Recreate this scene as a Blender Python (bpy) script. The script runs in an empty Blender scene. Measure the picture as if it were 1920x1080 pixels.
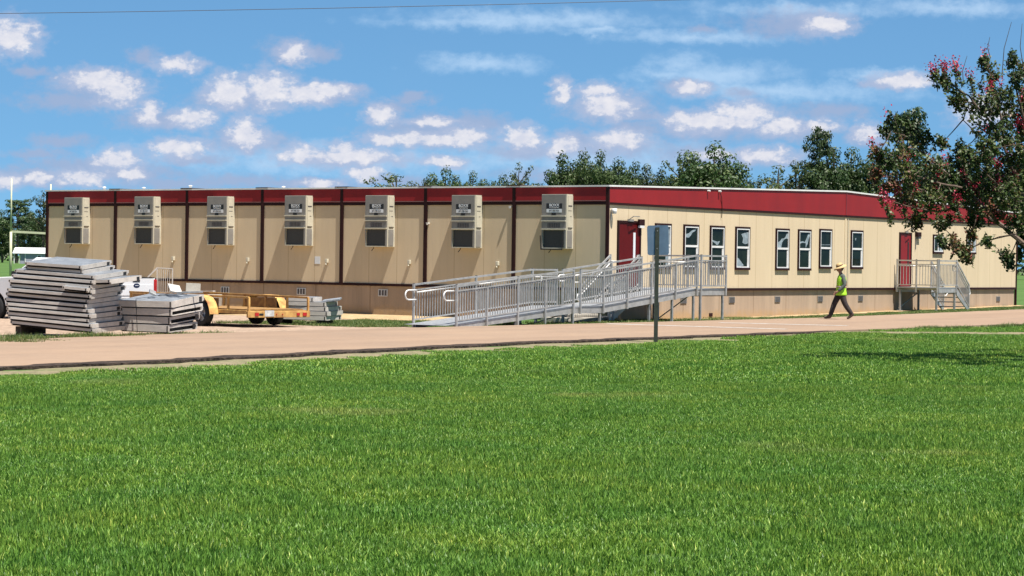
import bpy, bmesh, math, random
from mathutils import Vector, Matrix
R = math.radians
rnd = random.Random(7)
scene = bpy.context.scene
COL = scene.collection

# ------------------------------------------------------------------ frame
TH = R(35.034); SN, CS = math.sin(TH), math.cos(TH)
X0, Y0 = 3.047, 72.66           # front corner of the building
F = 4249.0; HC = 1.78           # camera height above the road
PHI = math.pi/2 - TH            # rotation of the building frame

def horizon(u): return 490.4 + 0.0144*(u-960)
def at(u, y, Y):
    """point seen at photo position (u, y) at real distance Y"""
    return Vector(((u-960)*Y/F, Y, HC + (horizon(u)-y)*Y/F))
def W(s, t, z=0.0):
    return Vector((X0 + SN*s - CS*t, Y0 + CS*s + SN*t, z))
def st(x, y):
    dx, dy = x-X0, y-Y0
    return dx*SN + dy*CS, -dx*CS + dy*SN

def lerp(a, b, k): return a + (b-a)*k
def piece(x, pts):
    if x <= pts[0][0]: return pts[0][1]
    for (a, va), (b, vb) in zip(pts, pts[1:]):
        if x <= b: return lerp(va, vb, (x-a)/(b-a))
    return pts[-1][1]
def G(s, t):
    """ground height"""
    base = piece(s, [(8, 0), (33, .17)])
    dip = piece(t, [(-4, 0), (-.5, -.07), (2, -.08), (6, -.11)])
    return base + dip*piece(s, [(8, 1), (33, 0)])

# ------------------------------------------------------------------ helpers
class MB:
    def __init__(self):
        self.v = []; self.f = []; self.m = []
        self.mats = []
        self.mi = 0
    def mat(self, m):
        if m not in self.mats: self.mats.append(m)
        self.mi = self.mats.index(m); return self
    def add(self, vs, fs):
        o = len(self.v); self.v += [tuple(p) for p in vs]
        for f in fs:
            self.f.append(tuple(o+i for i in f)); self.m.append(self.mi)
    def box(self, x0, y0, z0, x1, y1, z1, M=None):
        vs = [Vector(p) for p in ((x0,y0,z0),(x1,y0,z0),(x1,y1,z0),(x0,y1,z0),(x0,y0,z1),(x1,y0,z1),(x1,y1,z1),(x0,y1,z1))]
        if M is not None: vs = [M @ p for p in vs]
        self.add(vs, [(3,2,1,0),(4,5,6,7),(0,1,5,4),(1,2,6,5),(2,3,7,6),(3,0,4,7)])
        return self
    def bar(self, a, b, w, h=None, up=Vector((0,0,1))):
        """square bar from a to b"""
        a, b = Vector(a), Vector(b); h = h or w
        d = (b-a)
        if d.length < 1e-6: return self
        d.normalize()
        if abs(d.dot(up)) > .98: up = Vector((1,0,0))
        x = d.cross(up).normalized(); y = x.cross(d).normalized()
        vs = []
        for p in (a, b):
            for sx, sy in ((-1,-1),(1,-1),(1,1),(-1,1)):
                vs.append(p + x*sx*w/2 + y*sy*h/2)
        self.add(vs, [(0,1,2,3)[::-1],(4,5,6,7),(0,1,5,4),(1,2,6,5),(2,3,7,6),(3,0,4,7)])
        return self
    def tube(self, pts, r, n=8, cap=True):
        pts = [Vector(p) for p in pts]
        rs = r if isinstance(r, (list, tuple)) else [r]*len(pts)
        rings = []; prev = None
        for i, p in enumerate(pts):
            d = (pts[min(i+1, len(pts)-1)] - pts[max(i-1, 0)]).normalized()
            if prev is None:
                ref = Vector((0,0,1)) if abs(d.z) < .9 else Vector((1,0,0))
                x = d.cross(ref).normalized()
            else:
                x = (prev - d*prev.dot(d)).normalized()
            prev = x; y = d.cross(x)
            rings.append([p + (x*math.cos(2*math.pi*k/n) + y*math.sin(2*math.pi*k/n))*rs[i] for k in range(n)])
        vs = [q for rg in rings for q in rg]; fs = []
        for i in range(len(pts)-1):
            for k in range(n):
                fs.append((i*n+k, i*n+(k+1)%n, (i+1)*n+(k+1)%n, (i+1)*n+k))
        if cap:
            fs.append(tuple(range(n))[::-1]); fs.append(tuple((len(pts)-1)*n+k for k in range(n)))
        self.add(vs, fs); return self
    def prism(self, poly, M, d0, d1):
        """poly: (x,z) outline extruded along y from d0 to d1, M maps to parent space"""
        n = len(poly)
        vs = [M @ Vector((x, d0, z)) for x, z in poly] + [M @ Vector((x, d1, z)) for x, z in poly]
        fs = [tuple(range(n)), tuple(range(n, 2*n))[::-1]]
        for i in range(n): fs.append((i, n+i, n+(i+1)%n, (i+1)%n))
        self.add(vs, fs); return self
    def build(self, name, mat=None, parent=None, smooth=False, bevel=0, loc=None):
        me = bpy.data.meshes.new(name)
        me.from_pydata(self.v, [], self.f)
        if self.mats:
            for m in self.mats: me.materials.append(m)
            me.polygons.foreach_set('material_index', self.m)
        elif mat is not None: me.materials.append(mat)
        bm = bmesh.new(); bm.from_mesh(me)
        bmesh.ops.recalc_face_normals(bm, faces=bm.faces)
        bm.to_mesh(me); bm.free()
        if smooth: me.polygons.foreach_set('use_smooth', [True]*len(me.polygons))
        me.update()
        o = bpy.data.objects.new(name, me); COL.objects.link(o)
        if parent is not None: o.parent = parent
        if loc is not None: o.location = loc
        if bevel:
            b = o.modifiers.new('bevel', 'BEVEL'); b.width = bevel; b.segments = 2
            b.limit_method = 'ANGLE'; b.angle_limit = R(40)
        return o

I4 = Matrix.Identity(4)
def empty(name, label, cat, loc=(0,0,0), rz=0, group=None):
    o = bpy.data.objects.new(name, None); COL.objects.link(o)
    o.empty_display_size = .2
    o.location = loc; o.rotation_euler = (0, 0, rz)
    o['label'] = label; o['category'] = cat
    if group: o['group'] = group
    return o
def tag(o, label, cat, group=None):
    o['label'] = label; o['category'] = cat
    if group: o['group'] = group
    return o
def kind(o, k, label=None, cat=None):
    o['kind'] = k
    if label: o['label'] = label
    if cat: o['category'] = cat
    return o

# ------------------------------------------------------------------ materials
def newmat(name):
    m = bpy.data.materials.new(name); m.use_nodes = True
    nt = m.node_tree; b = nt.nodes['Principled BSDF']
    return m, nt, b
ALB = .79      # overall reflectance level of painted and natural surfaces
def mat(name, col, rough=.6, metal=0, var=.12, scale=3., bump=0, bscale=None, spec=.5, col2=None, detail=4, streak=None, orand=.05):
    col = tuple(c*ALB for c in col); col2 = tuple(c*ALB for c in col2) if col2 else None
    m, nt, b = newmat(name)
    N, L = nt.nodes.new, nt.links.new
    b.inputs['Roughness'].default_value = rough
    b.inputs['Metallic'].default_value = metal
    b.inputs['Specular IOR Level'].default_value = spec
    tc = N('ShaderNodeTexCoord')
    mp = N('ShaderNodeMapping')
    mp.inputs['Scale'].default_value = streak or (1, 1, 1)
    L(tc.outputs['Object'], mp.inputs[0])
    n = N('ShaderNodeTexNoise'); n.inputs['Scale'].default_value = scale
    n.inputs['Detail'].default_value = detail; n.inputs['Roughness'].default_value = .6
    L(mp.outputs[0], n.inputs['Vector'])
    r = N('ShaderNodeMapRange'); r.inputs[1].default_value = .3; r.inputs[2].default_value = .7
    L(n.outputs['Fac'], r.inputs[0])
    mx = N('ShaderNodeMix'); mx.data_type = 'RGBA'
    c2 = col2 or tuple(c*(1-2*var) for c in col)
    c1 = col if col2 else tuple(min(1, c*(1+var)) for c in col)
    mx.inputs[6].default_value = (*c2, 1); mx.inputs[7].default_value = (*c1, 1)
    L(r.outputs[0], mx.inputs[0])
    oi = N('ShaderNodeObjectInfo'); ov = N('ShaderNodeMapRange'); ov.inputs[3].default_value = 1-orand; ov.inputs[4].default_value = 1+orand
    L(oi.outputs['Random'], ov.inputs[0]); sc_ = N('ShaderNodeVectorMath'); sc_.operation = 'SCALE'
    L(mx.outputs[2], sc_.inputs[0]); L(ov.outputs[0], sc_.inputs['Scale']); L(sc_.outputs[0], b.inputs['Base Color'])
    rr = N('ShaderNodeMapRange'); rr.inputs[3].default_value = max(0, rough-.1); rr.inputs[4].default_value = min(1, rough+.1)
    L(n.outputs['Fac'], rr.inputs[0]); L(rr.outputs[0], b.inputs['Roughness'])
    if bump:
        n2 = N('ShaderNodeTexNoise'); n2.inputs['Scale'].default_value = bscale or scale*6
        n2.inputs['Detail'].default_value = 5
        L(mp.outputs[0], n2.inputs['Vector'])
        bp = N('ShaderNodeBump'); bp.inputs['Distance'].default_value = bump; bp.inputs['Strength'].default_value = 1
        L(n2.outputs['Fac'], bp.inputs['Height']); L(bp.outputs[0], b.inputs['Normal'])
    return m
def siding(name, col, pitch, depth, width=.12, rough=.7, dirt=None, tint=.95, mud=None, seam=1.22):
    """painted panel siding with vertical grooves along local x and y, rain streaks"""
    col = tuple(c*ALB for c in col); dirt = tuple(c*ALB for c in dirt) if dirt else None
    m, nt, b = newmat(name); N, L = nt.nodes.new, nt.links.new
    b.inputs['Roughness'].default_value = rough; b.inputs['Specular IOR Level'].default_value = .3
    tc = N('ShaderNodeTexCoord'); sp = N('ShaderNodeSeparateXYZ'); L(tc.outputs['Object'], sp.inputs[0])
    ad = N('ShaderNodeMath'); ad.operation = 'ADD'; L(sp.outputs[0], ad.inputs[0]); L(sp.outputs[1], ad.inputs[1])
    dv = N('ShaderNodeMath'); dv.operation = 'DIVIDE'; L(ad.outputs[0], dv.inputs[0]); dv.inputs[1].default_value = pitch
    fr = N('ShaderNodeMath'); fr.operation = 'FRACT'; L(dv.outputs[0], fr.inputs[0])
    lt = N('ShaderNodeMath'); lt.operation = 'LESS_THAN'; L(fr.outputs[0], lt.inputs[0]); lt.inputs[1].default_value = width
    mp = N('ShaderNodeMapping'); mp.inputs['Scale'].default_value = (1, 1, .12); L(tc.outputs['Object'], mp.inputs[0])
    n = N('ShaderNodeTexNoise'); n.inputs['Scale'].default_value = 1.6; n.inputs['Detail'].default_value = 6; n.inputs['Roughness'].default_value = .65
    L(mp.outputs[0], n.inputs['Vector'])
    n3 = N('ShaderNodeTexNoise'); n3.inputs['Scale'].default_value = .35; n3.inputs['Detail'].default_value = 2
    L(tc.outputs['Object'], n3.inputs['Vector'])
    r = N('ShaderNodeMapRange'); r.inputs[1].default_value = .35; r.inputs[2].default_value = .65
    L(n.outputs['Fac'], r.inputs[0])
    mx = N('ShaderNodeMix'); mx.data_type = 'RGBA'
    mx.inputs[6].default_value = (*[c*tint for c in (dirt or col)], 1); mx.inputs[7].default_value = (*col, 1)
    L(r.outputs[0], mx.inputs[0])
    m2 = N('ShaderNodeMix'); m2.data_type = 'RGBA'; m2.blend_type = 'MULTIPLY'
    L(mx.outputs[2], m2.inputs[6]); m2.inputs[7].default_value = (.93, .92, .9, 1); L(n3.outputs['Fac'], m2.inputs[0])
    # sheet seams
    s1 = N('ShaderNodeMath'); s1.operation = 'DIVIDE'; L(ad.outputs[0], s1.inputs[0]); s1.inputs[1].default_value = seam
    s2 = N('ShaderNodeMath'); s2.operation = 'FRACT'; L(s1.outputs[0], s2.inputs[0])
    s3 = N('ShaderNodeMath'); s3.operation = 'LESS_THAN'; L(s2.outputs[0], s3.inputs[0]); s3.inputs[1].default_value = .018
    m3 = N('ShaderNodeMix'); m3.data_type = 'RGBA'; m3.blend_type = 'MULTIPLY'; m3.inputs[7].default_value = (.72, .68, .62, 1)
    L(s3.outputs[0], m3.inputs[0]); L(m2.outputs[2], m3.inputs[6]); out = m3.outputs[2]
    if mud:      # splashed soil with a ragged top edge
        nm = N('ShaderNodeTexNoise'); nm.inputs['Scale'].default_value = 2.6; nm.inputs['Detail'].default_value = 7; nm.inputs['Roughness'].default_value = .7
        L(tc.outputs['Object'], nm.inputs['Vector'])
        zz = N('ShaderNodeMapRange'); zz.inputs[1].default_value = -.1; zz.inputs[2].default_value = .42; zz.inputs[3].default_value = 1; zz.inputs[4].default_value = 0
        L(sp.outputs[2], zz.inputs[0])
        mm = N('ShaderNodeMath'); mm.operation = 'MULTIPLY'; L(zz.outputs[0], mm.inputs[0]); L(nm.outputs['Fac'], mm.inputs[1])
        mr_ = N('ShaderNodeMapRange'); mr_.inputs[1].default_value = .18; mr_.inputs[2].default_value = .42; L(mm.outputs[0], mr_.inputs[0])
        m4 = N('ShaderNodeMix'); m4.data_type = 'RGBA'; m4.inputs[7].default_value = (*mud, 1)
        L(mr_.outputs[0], m4.inputs[0]); L(out, m4.inputs[6]); out = m4.outputs[2]
    L(out, b.inputs['Base Color'])
    sb = N('ShaderNodeMath'); sb.operation = 'MULTIPLY'; L(lt.outputs[0], sb.inputs[0]); sb.inputs[1].default_value = -1
    bp = N('ShaderNodeBump'); bp.inputs['Distance'].default_value = depth; bp.inputs['Strength'].default_value = .7
    ad2 = N('ShaderNodeMath'); L(sb.outputs[0], ad2.inputs[0])
    ml = N('ShaderNodeMath'); ml.operation = 'MULTIPLY'; L(n3.outputs['Fac'], ml.inputs[0]); ml.inputs[1].default_value = 1.5
    L(ml.outputs[0], ad2.inputs[1])
    L(ad2.outputs[0], bp.inputs['Height']); L(bp.outputs[0], b.inputs['Normal'])
    return m

M = {}
M['wall'] = siding('cream_siding', (.72, .58, .395), .305, .004, .05, .75, (.70, .56, .38))
M['skirt'] = siding('skirt_siding', (.50, .37, .265), .203, .012, .1, .8, (.44, .33, .24), .88, mud=(.36, .24, .13), seam=2.44)
M['red'] = mat('red_fascia', (.28, .017, .020), .45, 0, .08, 1.2, .003, 2., streak=(1, 1, .4), spec=.2)
M['reddark'] = mat('red_trim', (.20, .014, .02), .4)
M['trim'] = mat('dark_brown_trim', (.030, .009, .009), .6, 0, .15, 4, spec=.15)
M['roofw'] = mat('white_roof_membrane', (.72, .72, .70), .6, 0, .06, 2)
M['door'] = mat('red_door_paint', (.24, .013, .017), .45, 0, .06, 2, spec=.2)
M['doordark'] = mat('darker_red_door', (.10, .004, .005), .5, 0, .06, 2, spec=.15)  # darker red for the leaf of the corner door
M['white'] = mat('white_vinyl', (.78, .77, .76), .4, 0, .05, 4)
M['glass'] = mat('window_glass', (.012, .019, .014), .1, 0, .3, 2.5, spec=.09)
M['film'] = mat('torn_film_glint', (.30, .36, .40), .35, 0, .25, 7)
M['acgrey'] = mat('unit_grey_paint', (.25, .235, .215), .5, 0, .07, 3)
M['accream'] = mat('unit_cream_paint', (.60, .55, .43), .5, 0, .06, 3)
M['accoil'] = mat('coil_screen', (.075, .077, .077), .7, 0, .1, 30, spec=.2)
M['acdark'] = mat('louvre_dark', (.09, .08, .085), .6, 0, .1, 8)
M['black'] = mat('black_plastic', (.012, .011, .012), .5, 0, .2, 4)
M['signblk'] = mat('sign_black', (.008, .008, .01), .45)
M['signwht'] = mat('sign_white', (.72, .74, .76), .45, 0, .03)
M['alu'] = mat('mill_aluminium', (.55, .535, .515), .42, .55, .12, 5)
M['aluplate'] = mat('aluminium_tread_plate', (.52, .54, .57), .4, .55, .12, 9, .002, 60)
M['alupainted'] = mat('weathered_panel_edge', (.66, .60, .54), .55, .1, .14, 3, .003, 18, streak=(.5, 1, 1), orand=.14, detail=8)
M['panelgrey'] = mat('weathered_panel_face', (.31, .33, .36), .45, .2, .15, 4, .003, 12, orand=.12)
M['paneldark'] = mat('panel_gap_shade', (.02, .016, .015), .8, 0, .2, 6, spec=.1)
M['steel'] = mat('galvanised_steel', (.42, .42, .42), .5, .5, .15, 6)
M['post'] = mat('green_sign_post', (.035, .045, .032), .65, .2, .2, 8)
M['signback'] = mat('bare_sign_back', (.26, .34, .46), .38, .75, .1, 3)
M['yellow'] = mat('yellow_trailer_paint', (.74, .47, .15), .65, 0, .12, 5, .002, 30, col2=(.36, .16, .06), spec=.25, detail=9, orand=.1)
M['rust'] = mat('rusty_deck', (.20, .10, .04), .8, 0, .3, 6, .004, 30, col2=(.42, .24, .07))
M['wood'] = mat('weathered_board', (.50, .30, .12), .75, 0, .2, 2, .004, 10, col2=(.33, .19, .08), streak=(1, 1, 6))
M['rubber'] = mat('tyre_rubber', (.016, .016, .017), .8, 0, .2, 12)
M['rim'] = mat('wheel_rim', (.45, .45, .46), .35, .7)
M['carwhite'] = mat('white_car_paint', (.78, .78, .80), .22, 0, .02, 2)
M['carglass'] = mat('car_glass', (.015, .018, .02), .05, 0, .1)
M['tail'] = mat('red_lamp', (.45, .015, .015), .25, 0, .1)
M['blue'] = mat('dark_blue_enamel', (.01, .02, .07), .3)
M['plate'] = mat('licence_plate', (.6, .6, .58), .5, 0, .15, 12)
M['goal'] = mat('goalpost_paint', (.66, .64, .42), .5, 0, .06)
M['shedw'] = mat('shed_lilac_siding', (.36, .36, .44), .7, 0, .05)
M['shedr'] = mat('shed_metal_roof', (.8, .8, .8), .35, .1, .03)
M['conc'] = mat('pale_concrete', (.46, .42, .36), .85, 0, .12, 2, .004, 20)
M['skin'] = mat('skin', (.30, .155, .10), .55, 0, .08, 14)
M['shirt'] = mat('grey_green_shirt', (.10, .12, .11), .85, 0, .15, 14, .004, 25)
M['vest'] = mat('hi_vis_vest', (.42, .85, .03), .6, 0, .1, 9, .006, 14)
M['vest2'] = mat('vest_orange_band', (.75, .22, .05), .6)
M['vest3'] = mat('vest_reflective_band', (.62, .64, .56), .4)
M['trousers'] = mat('dark_work_trousers', (.042, .030, .030), .85, 0, .25, 8, .006, 16)
M['boot'] = mat('brown_boot', (.075, .042, .028), .6, 0, .25, 14)
M['straw'] = mat('straw_hat', (.62, .43, .20), .8, 0, .15, 30, .002, 80)
M['hatband'] = mat('hat_band', (.10, .04, .02), .7)
M['hair'] = mat('dark_hair', (.02, .013, .01), .7)
M['paint'] = mat('road_paint', (.62, .60, .58), .8, 0, .15, 5, col2=(.36, .32, .28))
M['wire'] = mat('cable', (.03, .03, .035), .6)
M['bark'] = mat('myrtle_bark', (.13, .085, .06), .8, 0, .25, 9, .004, 25)
M['pbark'] = mat('tree_bark', (.10, .075, .055), .9, 0, .3, 4)

def ground_mat(name=None, c1=None, c2=None, c3=None, s1=1, s2=1, rough=.95, bump=.01, bs=40, lo=.35, hi=.65, speck=None, streak=False):
    c1, c2, c3 = (tuple(c*ALB for c in q) for q in (c1, c2, c3))
    m, nt, b = newmat(name); N, L = nt.nodes.new, nt.links.new
    b.inputs['Roughness'].default_value = rough; b.inputs['Specular IOR Level'].default_value = .2
    tc = N('ShaderNodeTexCoord')
    def noise(sc, det=5):
        n = N('ShaderNodeTexNoise'); n.inputs['Scale'].default_value = sc; n.inputs['Detail'].default_value = det
        n.inputs['Roughness'].default_value = .65; L(tc.outputs['Object'], n.inputs['Vector']); return n
    a, d = noise(s1), noise(s2)
    def mr(n, lo, hi):
        r = N('ShaderNodeMapRange'); r.inputs[1].default_value = lo; r.inputs[2].default_value = hi
        L(n.outputs['Fac'], r.inputs[0]); return r
    ra, rd = mr(a, lo, hi), mr(d, .35, .65)
    m1 = N('ShaderNodeMix'); m1.data_type = 'RGBA'; m1.inputs[6].default_value = (*c1, 1); m1.inputs[7].default_value = (*c2, 1)
    L(ra.outputs[0], m1.inputs[0])
    m2 = N('ShaderNodeMix'); m2.data_type = 'RGBA'; m2.inputs[7].default_value = (*c3, 1)
    L(m1.outputs[2], m2.inputs[6])
    hf = N('ShaderNodeMath'); hf.operation = 'MULTIPLY'; hf.inputs[1].default_value = .6; L(rd.outputs[0], hf.inputs[0])
    L(hf.outputs[0], m2.inputs[0])
    out = m2.outputs[2]
    if streak:      # faint wheel tracks and dust running along the road
        rt = N('ShaderNodeMapping'); rt.inputs['Rotation'].default_value = (0, 0, -PHI); L(tc.outputs['Object'], rt.inputs[0])
        r3 = N('ShaderNodeMapping'); r3.inputs['Scale'].default_value = (.06, .55, 1); L(rt.outputs[0], r3.inputs[0])
        n5 = N('ShaderNodeTexNoise'); n5.inputs['Scale'].default_value = 1.; n5.inputs['Detail'].default_value = 5; L(r3.outputs[0], n5.inputs['Vector'])
        q5 = mr(n5, .42, .62); m5 = N('ShaderNodeMix'); m5.data_type = 'RGBA'; m5.blend_type = 'MULTIPLY'; m5.inputs[7].default_value = (.90, .895, .90, 1)
        L(q5.outputs[0], m5.inputs[0]); L(out, m5.inputs[6]); out = m5.outputs[2]
    if speck:
        v = N('ShaderNodeTexVoronoi'); v.inputs['Scale'].default_value = speck[0]; L(tc.outputs['Object'], v.inputs['Vector'])
        hs = N('ShaderNodeMix'); hs.data_type = 'RGBA'; hs.blend_type = 'MULTIPLY'; hs.inputs[0].default_value = speck[1]
        bw = N('ShaderNodeRGBToBW'); L(v.outputs['Color'], bw.inputs[0])
        r2 = N('ShaderNodeMapRange'); r2.inputs[3].default_value = .35; r2.inputs[4].default_value = 1.5; L(bw.outputs[0], r2.inputs[0])
        L(out, hs.inputs[6]); L(r2.outputs[0], hs.inputs[7]); out = hs.outputs[2]
    L(out, b.inputs['Base Color'])
    n2 = noise(bs, 4)
    bp = N('ShaderNodeBump'); bp.inputs['Distance'].default_value = bump; L(n2.outputs['Fac'], bp.inputs['Height']); L(bp.outputs[0], b.inputs['Normal'])
    return m
M['field'] = ground_mat('field_grass', (.055, .13, .028), (.085, .17, .04), (.10, .15, .04), .08, 1.2, bump=.03, bs=12)
M['road'] = ground_mat('dusty_asphalt', (.33, .228, .158), (.285, .203, .147), (.35, .25, .178), .35, 2.2, streak=True, bump=.002, bs=60, speck=(25, .12))
M['roadedge'] = ground_mat('crumbled_asphalt_edge', (.014, .010, .010), (.040, .028, .024), (.17, .12, .09), 2.2, 9, bump=.05, bs=22, speck=(14, .7), lo=.4, hi=.7)
M['gravel'] = ground_mat('pink_gravel', (.40, .285, .21), (.33, .23, .165), (.47, .36, .27), .6, 6, bump=.03, bs=22, speck=(9, .6))
M['sand'] = ground_mat('orange_sand', (.50, .34, .18), (.36, .26, .13), (.56, .42, .26), .9, 5, bump=.02, bs=20, speck=(10, .5))
M['verge'] = ground_mat('pale_dirt_verge', (.26, .21, .13), (.12, .15, .05), (.34, .27, .19), 1.1, 6, bump=.02, bs=25, speck=(16, .5))

def leafmat(name, cols, trans=.35, rough=.5, orand=0):
    """foliage colour picked per leaf from the leaf's own u coordinate"""
    cols = [(p, tuple(c*ALB*1.08 for c in q)) for p, q in cols]
    m, nt, b = newmat(name); N, L = nt.nodes.new, nt.links.new
    uv = N('ShaderNodeUVMap'); sp = N('ShaderNodeSeparateXYZ'); L(uv.outputs[0], sp.inputs[0])
    cr = N('ShaderNodeValToRGB'); cr.color_ramp.interpolation = 'LINEAR'
    el = cr.color_ramp.elements
    el[0].position = cols[0][0]; el[0].color = (*cols[0][1], 1)
    el[1].position = cols[-1][0]; el[1].color = (*cols[-1][1], 1)
    for p, c in cols[1:-1]:
        e = el.new(p); e.color = (*c, 1)
    L(sp.outputs[0], cr.inputs[0])
    oi = N('ShaderNodeObjectInfo'); ov = N('ShaderNodeMapRange'); ov.inputs[3].default_value = 1-orand; ov.inputs[4].default_value = 1+orand*1.3
    L(oi.outputs['Random'], ov.inputs[0]); sc_ = N('ShaderNodeVectorMath'); sc_.operation = 'SCALE'
    L(cr.outputs[0], sc_.inputs[0]); L(ov.outputs[0], sc_.inputs['Scale']); cr = sc_
    L(cr.outputs[0], b.inputs['Base Color'])
    b.inputs['Roughness'].default_value = rough; b.inputs['Specular IOR Level'].default_value = .35
    tr = N('ShaderNodeBsdfTranslucent'); L(cr.outputs[0], tr.inputs[0])
    ms = N('ShaderNodeMixShader'); ms.inputs[0].default_value = trans
    L(b.outputs[0], ms.inputs[1]); L(tr.outputs[0], ms.inputs[2])
    L(ms.outputs[0], nt.nodes['Material Output'].inputs[0])
    return m
M['leafdark'] = leafmat('broadleaf_foliage', [(0, (.020, .045, .014)), (.5, (.045, .080, .022)), (1, (.10, .13, .04))], .2, orand=.28)
M['leafpine'] = leafmat('pine_foliage', [(0, (.02, .045, .016)), (.5, (.042, .078, .025)), (1, (.10, .13, .045))], .15, orand=.25)
M['leafolive'] = leafmat('olive_foliage', [(0, (.035, .055, .018)), (.6, (.07, .095, .03)), (1, (.14, .14, .06))], .2, orand=.25)
M['myrtle'] = leafmat('myrtle_foliage', [(0, (.018, .036, .010)), (.45, (.055, .095, .022)), (.70, (.115, .135, .035)), (.84, (.17, .075, .035)), (1, (.25, .07, .05))], .25)
M['flower'] = leafmat('myrtle_flowers', [(0, (.22, .005, .014)), (.55, (.46, .018, .05)), (1, (.70, .09, .19))], .3)
M['weed'] = leafmat('weed_blades', [(0, (.05, .09, .02)), (.5, (.11, .17, .04)), (1, (.30, .27, .10))], .3)
SUN, SKY, SKYLIFT, EXPO = 5.0, .054, .14, 1.10
SKYTINT = (.72, 1.07, 1.22)
WHITEC, GREYC, CIRC, HALOC = (.405, .40, .42), (.175, .215, .31), (.26, .35, .455), (.215, .25, .34)
# ------------------------------------------------------------------ ground
S_FINE = [-60 + .5*i for i in range(int(110/.5)+1)]
def sheet(name, s0, s1, lo, hi, dz, m, wob=0, seed=0, tb=(-12, -8, -4, -.5, 2, 6), skirt=0):
    """sheet on the ground between curves t=lo(s) and t=hi(s)"""
    r = random.Random(seed)
    ss = [s0] + [s for s in S_FINE if s0+1e-3 < s < s1-1e-3] + [s1]
    b = MB(); rows = []
    def wv(s, k):
        return wob*(math.sin(s*1.7+k)+.6*math.sin(s*3.9+2*k)+.5*math.sin(s*7.3+3*k)+r.uniform(-.6, .6))*.5
    for s in ss:
        a, c = lo(s)+wv(s, seed+1), hi(s)+wv(s, seed+5)
        if c < a+.02: c = a+.02
        ts = [a] + [min(max(t, a+.004), c-.004) for t in tb] + [c]
        rows.append([W(s, t, G(s, t)+dz) for t in ts])
    n = len(rows[0])
    if skirt:      # turned-down edge so that the slab has a thickness
        for i, s in enumerate(ss):
            rows[i] = [rows[i][0]-Vector((0, 0, skirt))] + rows[i] + [rows[i][-1]-Vector((0, 0, skirt))]
        n += 2
    vs = [p for rw in rows for p in rw]
    fs = [(i*n+k, (i+1)*n+k, (i+1)*n+k+1, i*n+k+1) for i in range(len(rows)-1) for k in range(n-1)]
    b.add(vs, fs); return b.build(name, m)
def C(v): return lambda s: v
def PW(*p): return lambda s: piece(s, p)

b = MB()
ss = [-2500, -600, -200, -100] + S_FINE + [80, 150, 300, 800, 2500]
ts = [-2500, -600, -200, -80, -40, -20, -12, -8, -4, -.5, 2, 6, 12, 30, 60, 150, 400, 1000, 2500]
vs = [W(s, t, G(s, t)-.02) for s in ss for t in ts]; n = len(ts)
b.add(vs, [(i*n+k, (i+1)*n+k, (i+1)*n+k+1, i*n+k+1) for i in range(len(ss)-1) for k in range(n-1)])
kind(b.build('ground', M['field']), 'structure')

kind(sheet('gravel_yard', -48, -13, PW((-30, -6), (-27, -4.5), (-24, -3.6), (-13, -3.6)), C(26), .0, M['gravel'], .25, 3, tb=(-4, -.5, 2, 6)), 'structure')
kind(sheet('gravel_beside_the_units', -13, -5.7, PW((-13, 3.6), (-10, 4.6), (-5.7, 4.9)), C(26), .0, M['gravel'], .3, 5, tb=(6,)), 'structure')
kind(sheet('gravel_apron', -13, -9, C(-3.5), PW((-13, .2), (-11.5, -1.6), (-9, -2.6)), .0, M['gravel'], .15, 4, tb=(-4, -.5, 2, 6)), 'structure')
kind(sheet('sand_strip_beside_the_units', -5.6, .3, C(3), C(26), .0, M['sand'], .3, 6, tb=(-4, -.5, 2, 6)), 'structure')
kind(sheet('sand_strip', -4, 34, PW((-4, -.6), (6, -1.6), (9, -1.3), (14, -.7), (34, -.6)), C(.2), .0, M['sand'], .35, 7, tb=(-4, -.5, 2, 6)), 'structure')
road_near = PW((-50, -13.2), (-37, -12.4), (-33, -12.25), (-30, -11.95), (-26, -11.5), (-21, -11.0), (40, -11.0))
road_far = PW((-50, -5.3), (-30, -4.5), (-27, -3.7), (-24, -3.1), (-14, -2.95), (-6, -3.4), (60, -3.7))
kind(sheet('road', -60, 48, road_near, road_far, .03, M['road'], .05, 11, skirt=.06), 'structure')
kind(sheet('crumbled_road_edge', -60, -6, lambda s: road_near(s)-.40, lambda s: road_near(s)+.08, .034, M['roadedge'], .19, 12, skirt=.05, tb=(-12, -8)), 'structure')
kind(sheet('dirt_verge', -60, -3, lambda s: road_near(s)-2.2, lambda s: road_near(s)-.6, .002, M['verge'], .2, 13, tb=(-12, -8)), 'structure')
# worn painted crossing lines
for k, (a, c, w) in enumerate((((-6.35, -4.1), (-6.0, -9.7), .42), ((-1.8, -5.2), (-.9, -9.0), .42))):
    b = MB(); a = Vector(a); c = Vector(c); d = (c-a).normalized(); nn = Vector((-d.y, d.x))*w/2
    rows = []
    for i in range(13):
        p = a.lerp(c, i/12); j = rnd.uniform(.88, 1.08)
        rows.append([W(*(p+nn*j), G(*p)+.0345), W(*(p-nn*j), G(*p)+.0345)])
    b.add([q for rw in rows for q in rw], [(2*i, 2*i+1, 2*i+3, 2*i+2) for i in range(12)])
    kind(b.build('crossing_line', M['paint']), 'structure')
# pale path leaving the road towards the right
b = MB(); pts = [((-7.6, -11.0), (-6.2, -10.9)), ((-7.3, -11.7), (-5.9, -11.35)), ((-3.9, -15.5), (-1.7, -14.5)), ((3, -23.5), (5, -22.3)), ((12, -34), (14, -33))]
vs = []
for p, q in pts: vs += [W(*p, .02), W(*q, .02), W(*p, -.03), W(*q, -.03)]
fs = []
for i in range(4):
    o = 4*i; fs += [(o, o+1, o+5, o+4), (o, o+4, o+6, o+2), (o+1, o+3, o+7, o+5)]
b.add(vs, fs); kind(b.build('path', M['verge']), 'structure')
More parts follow.
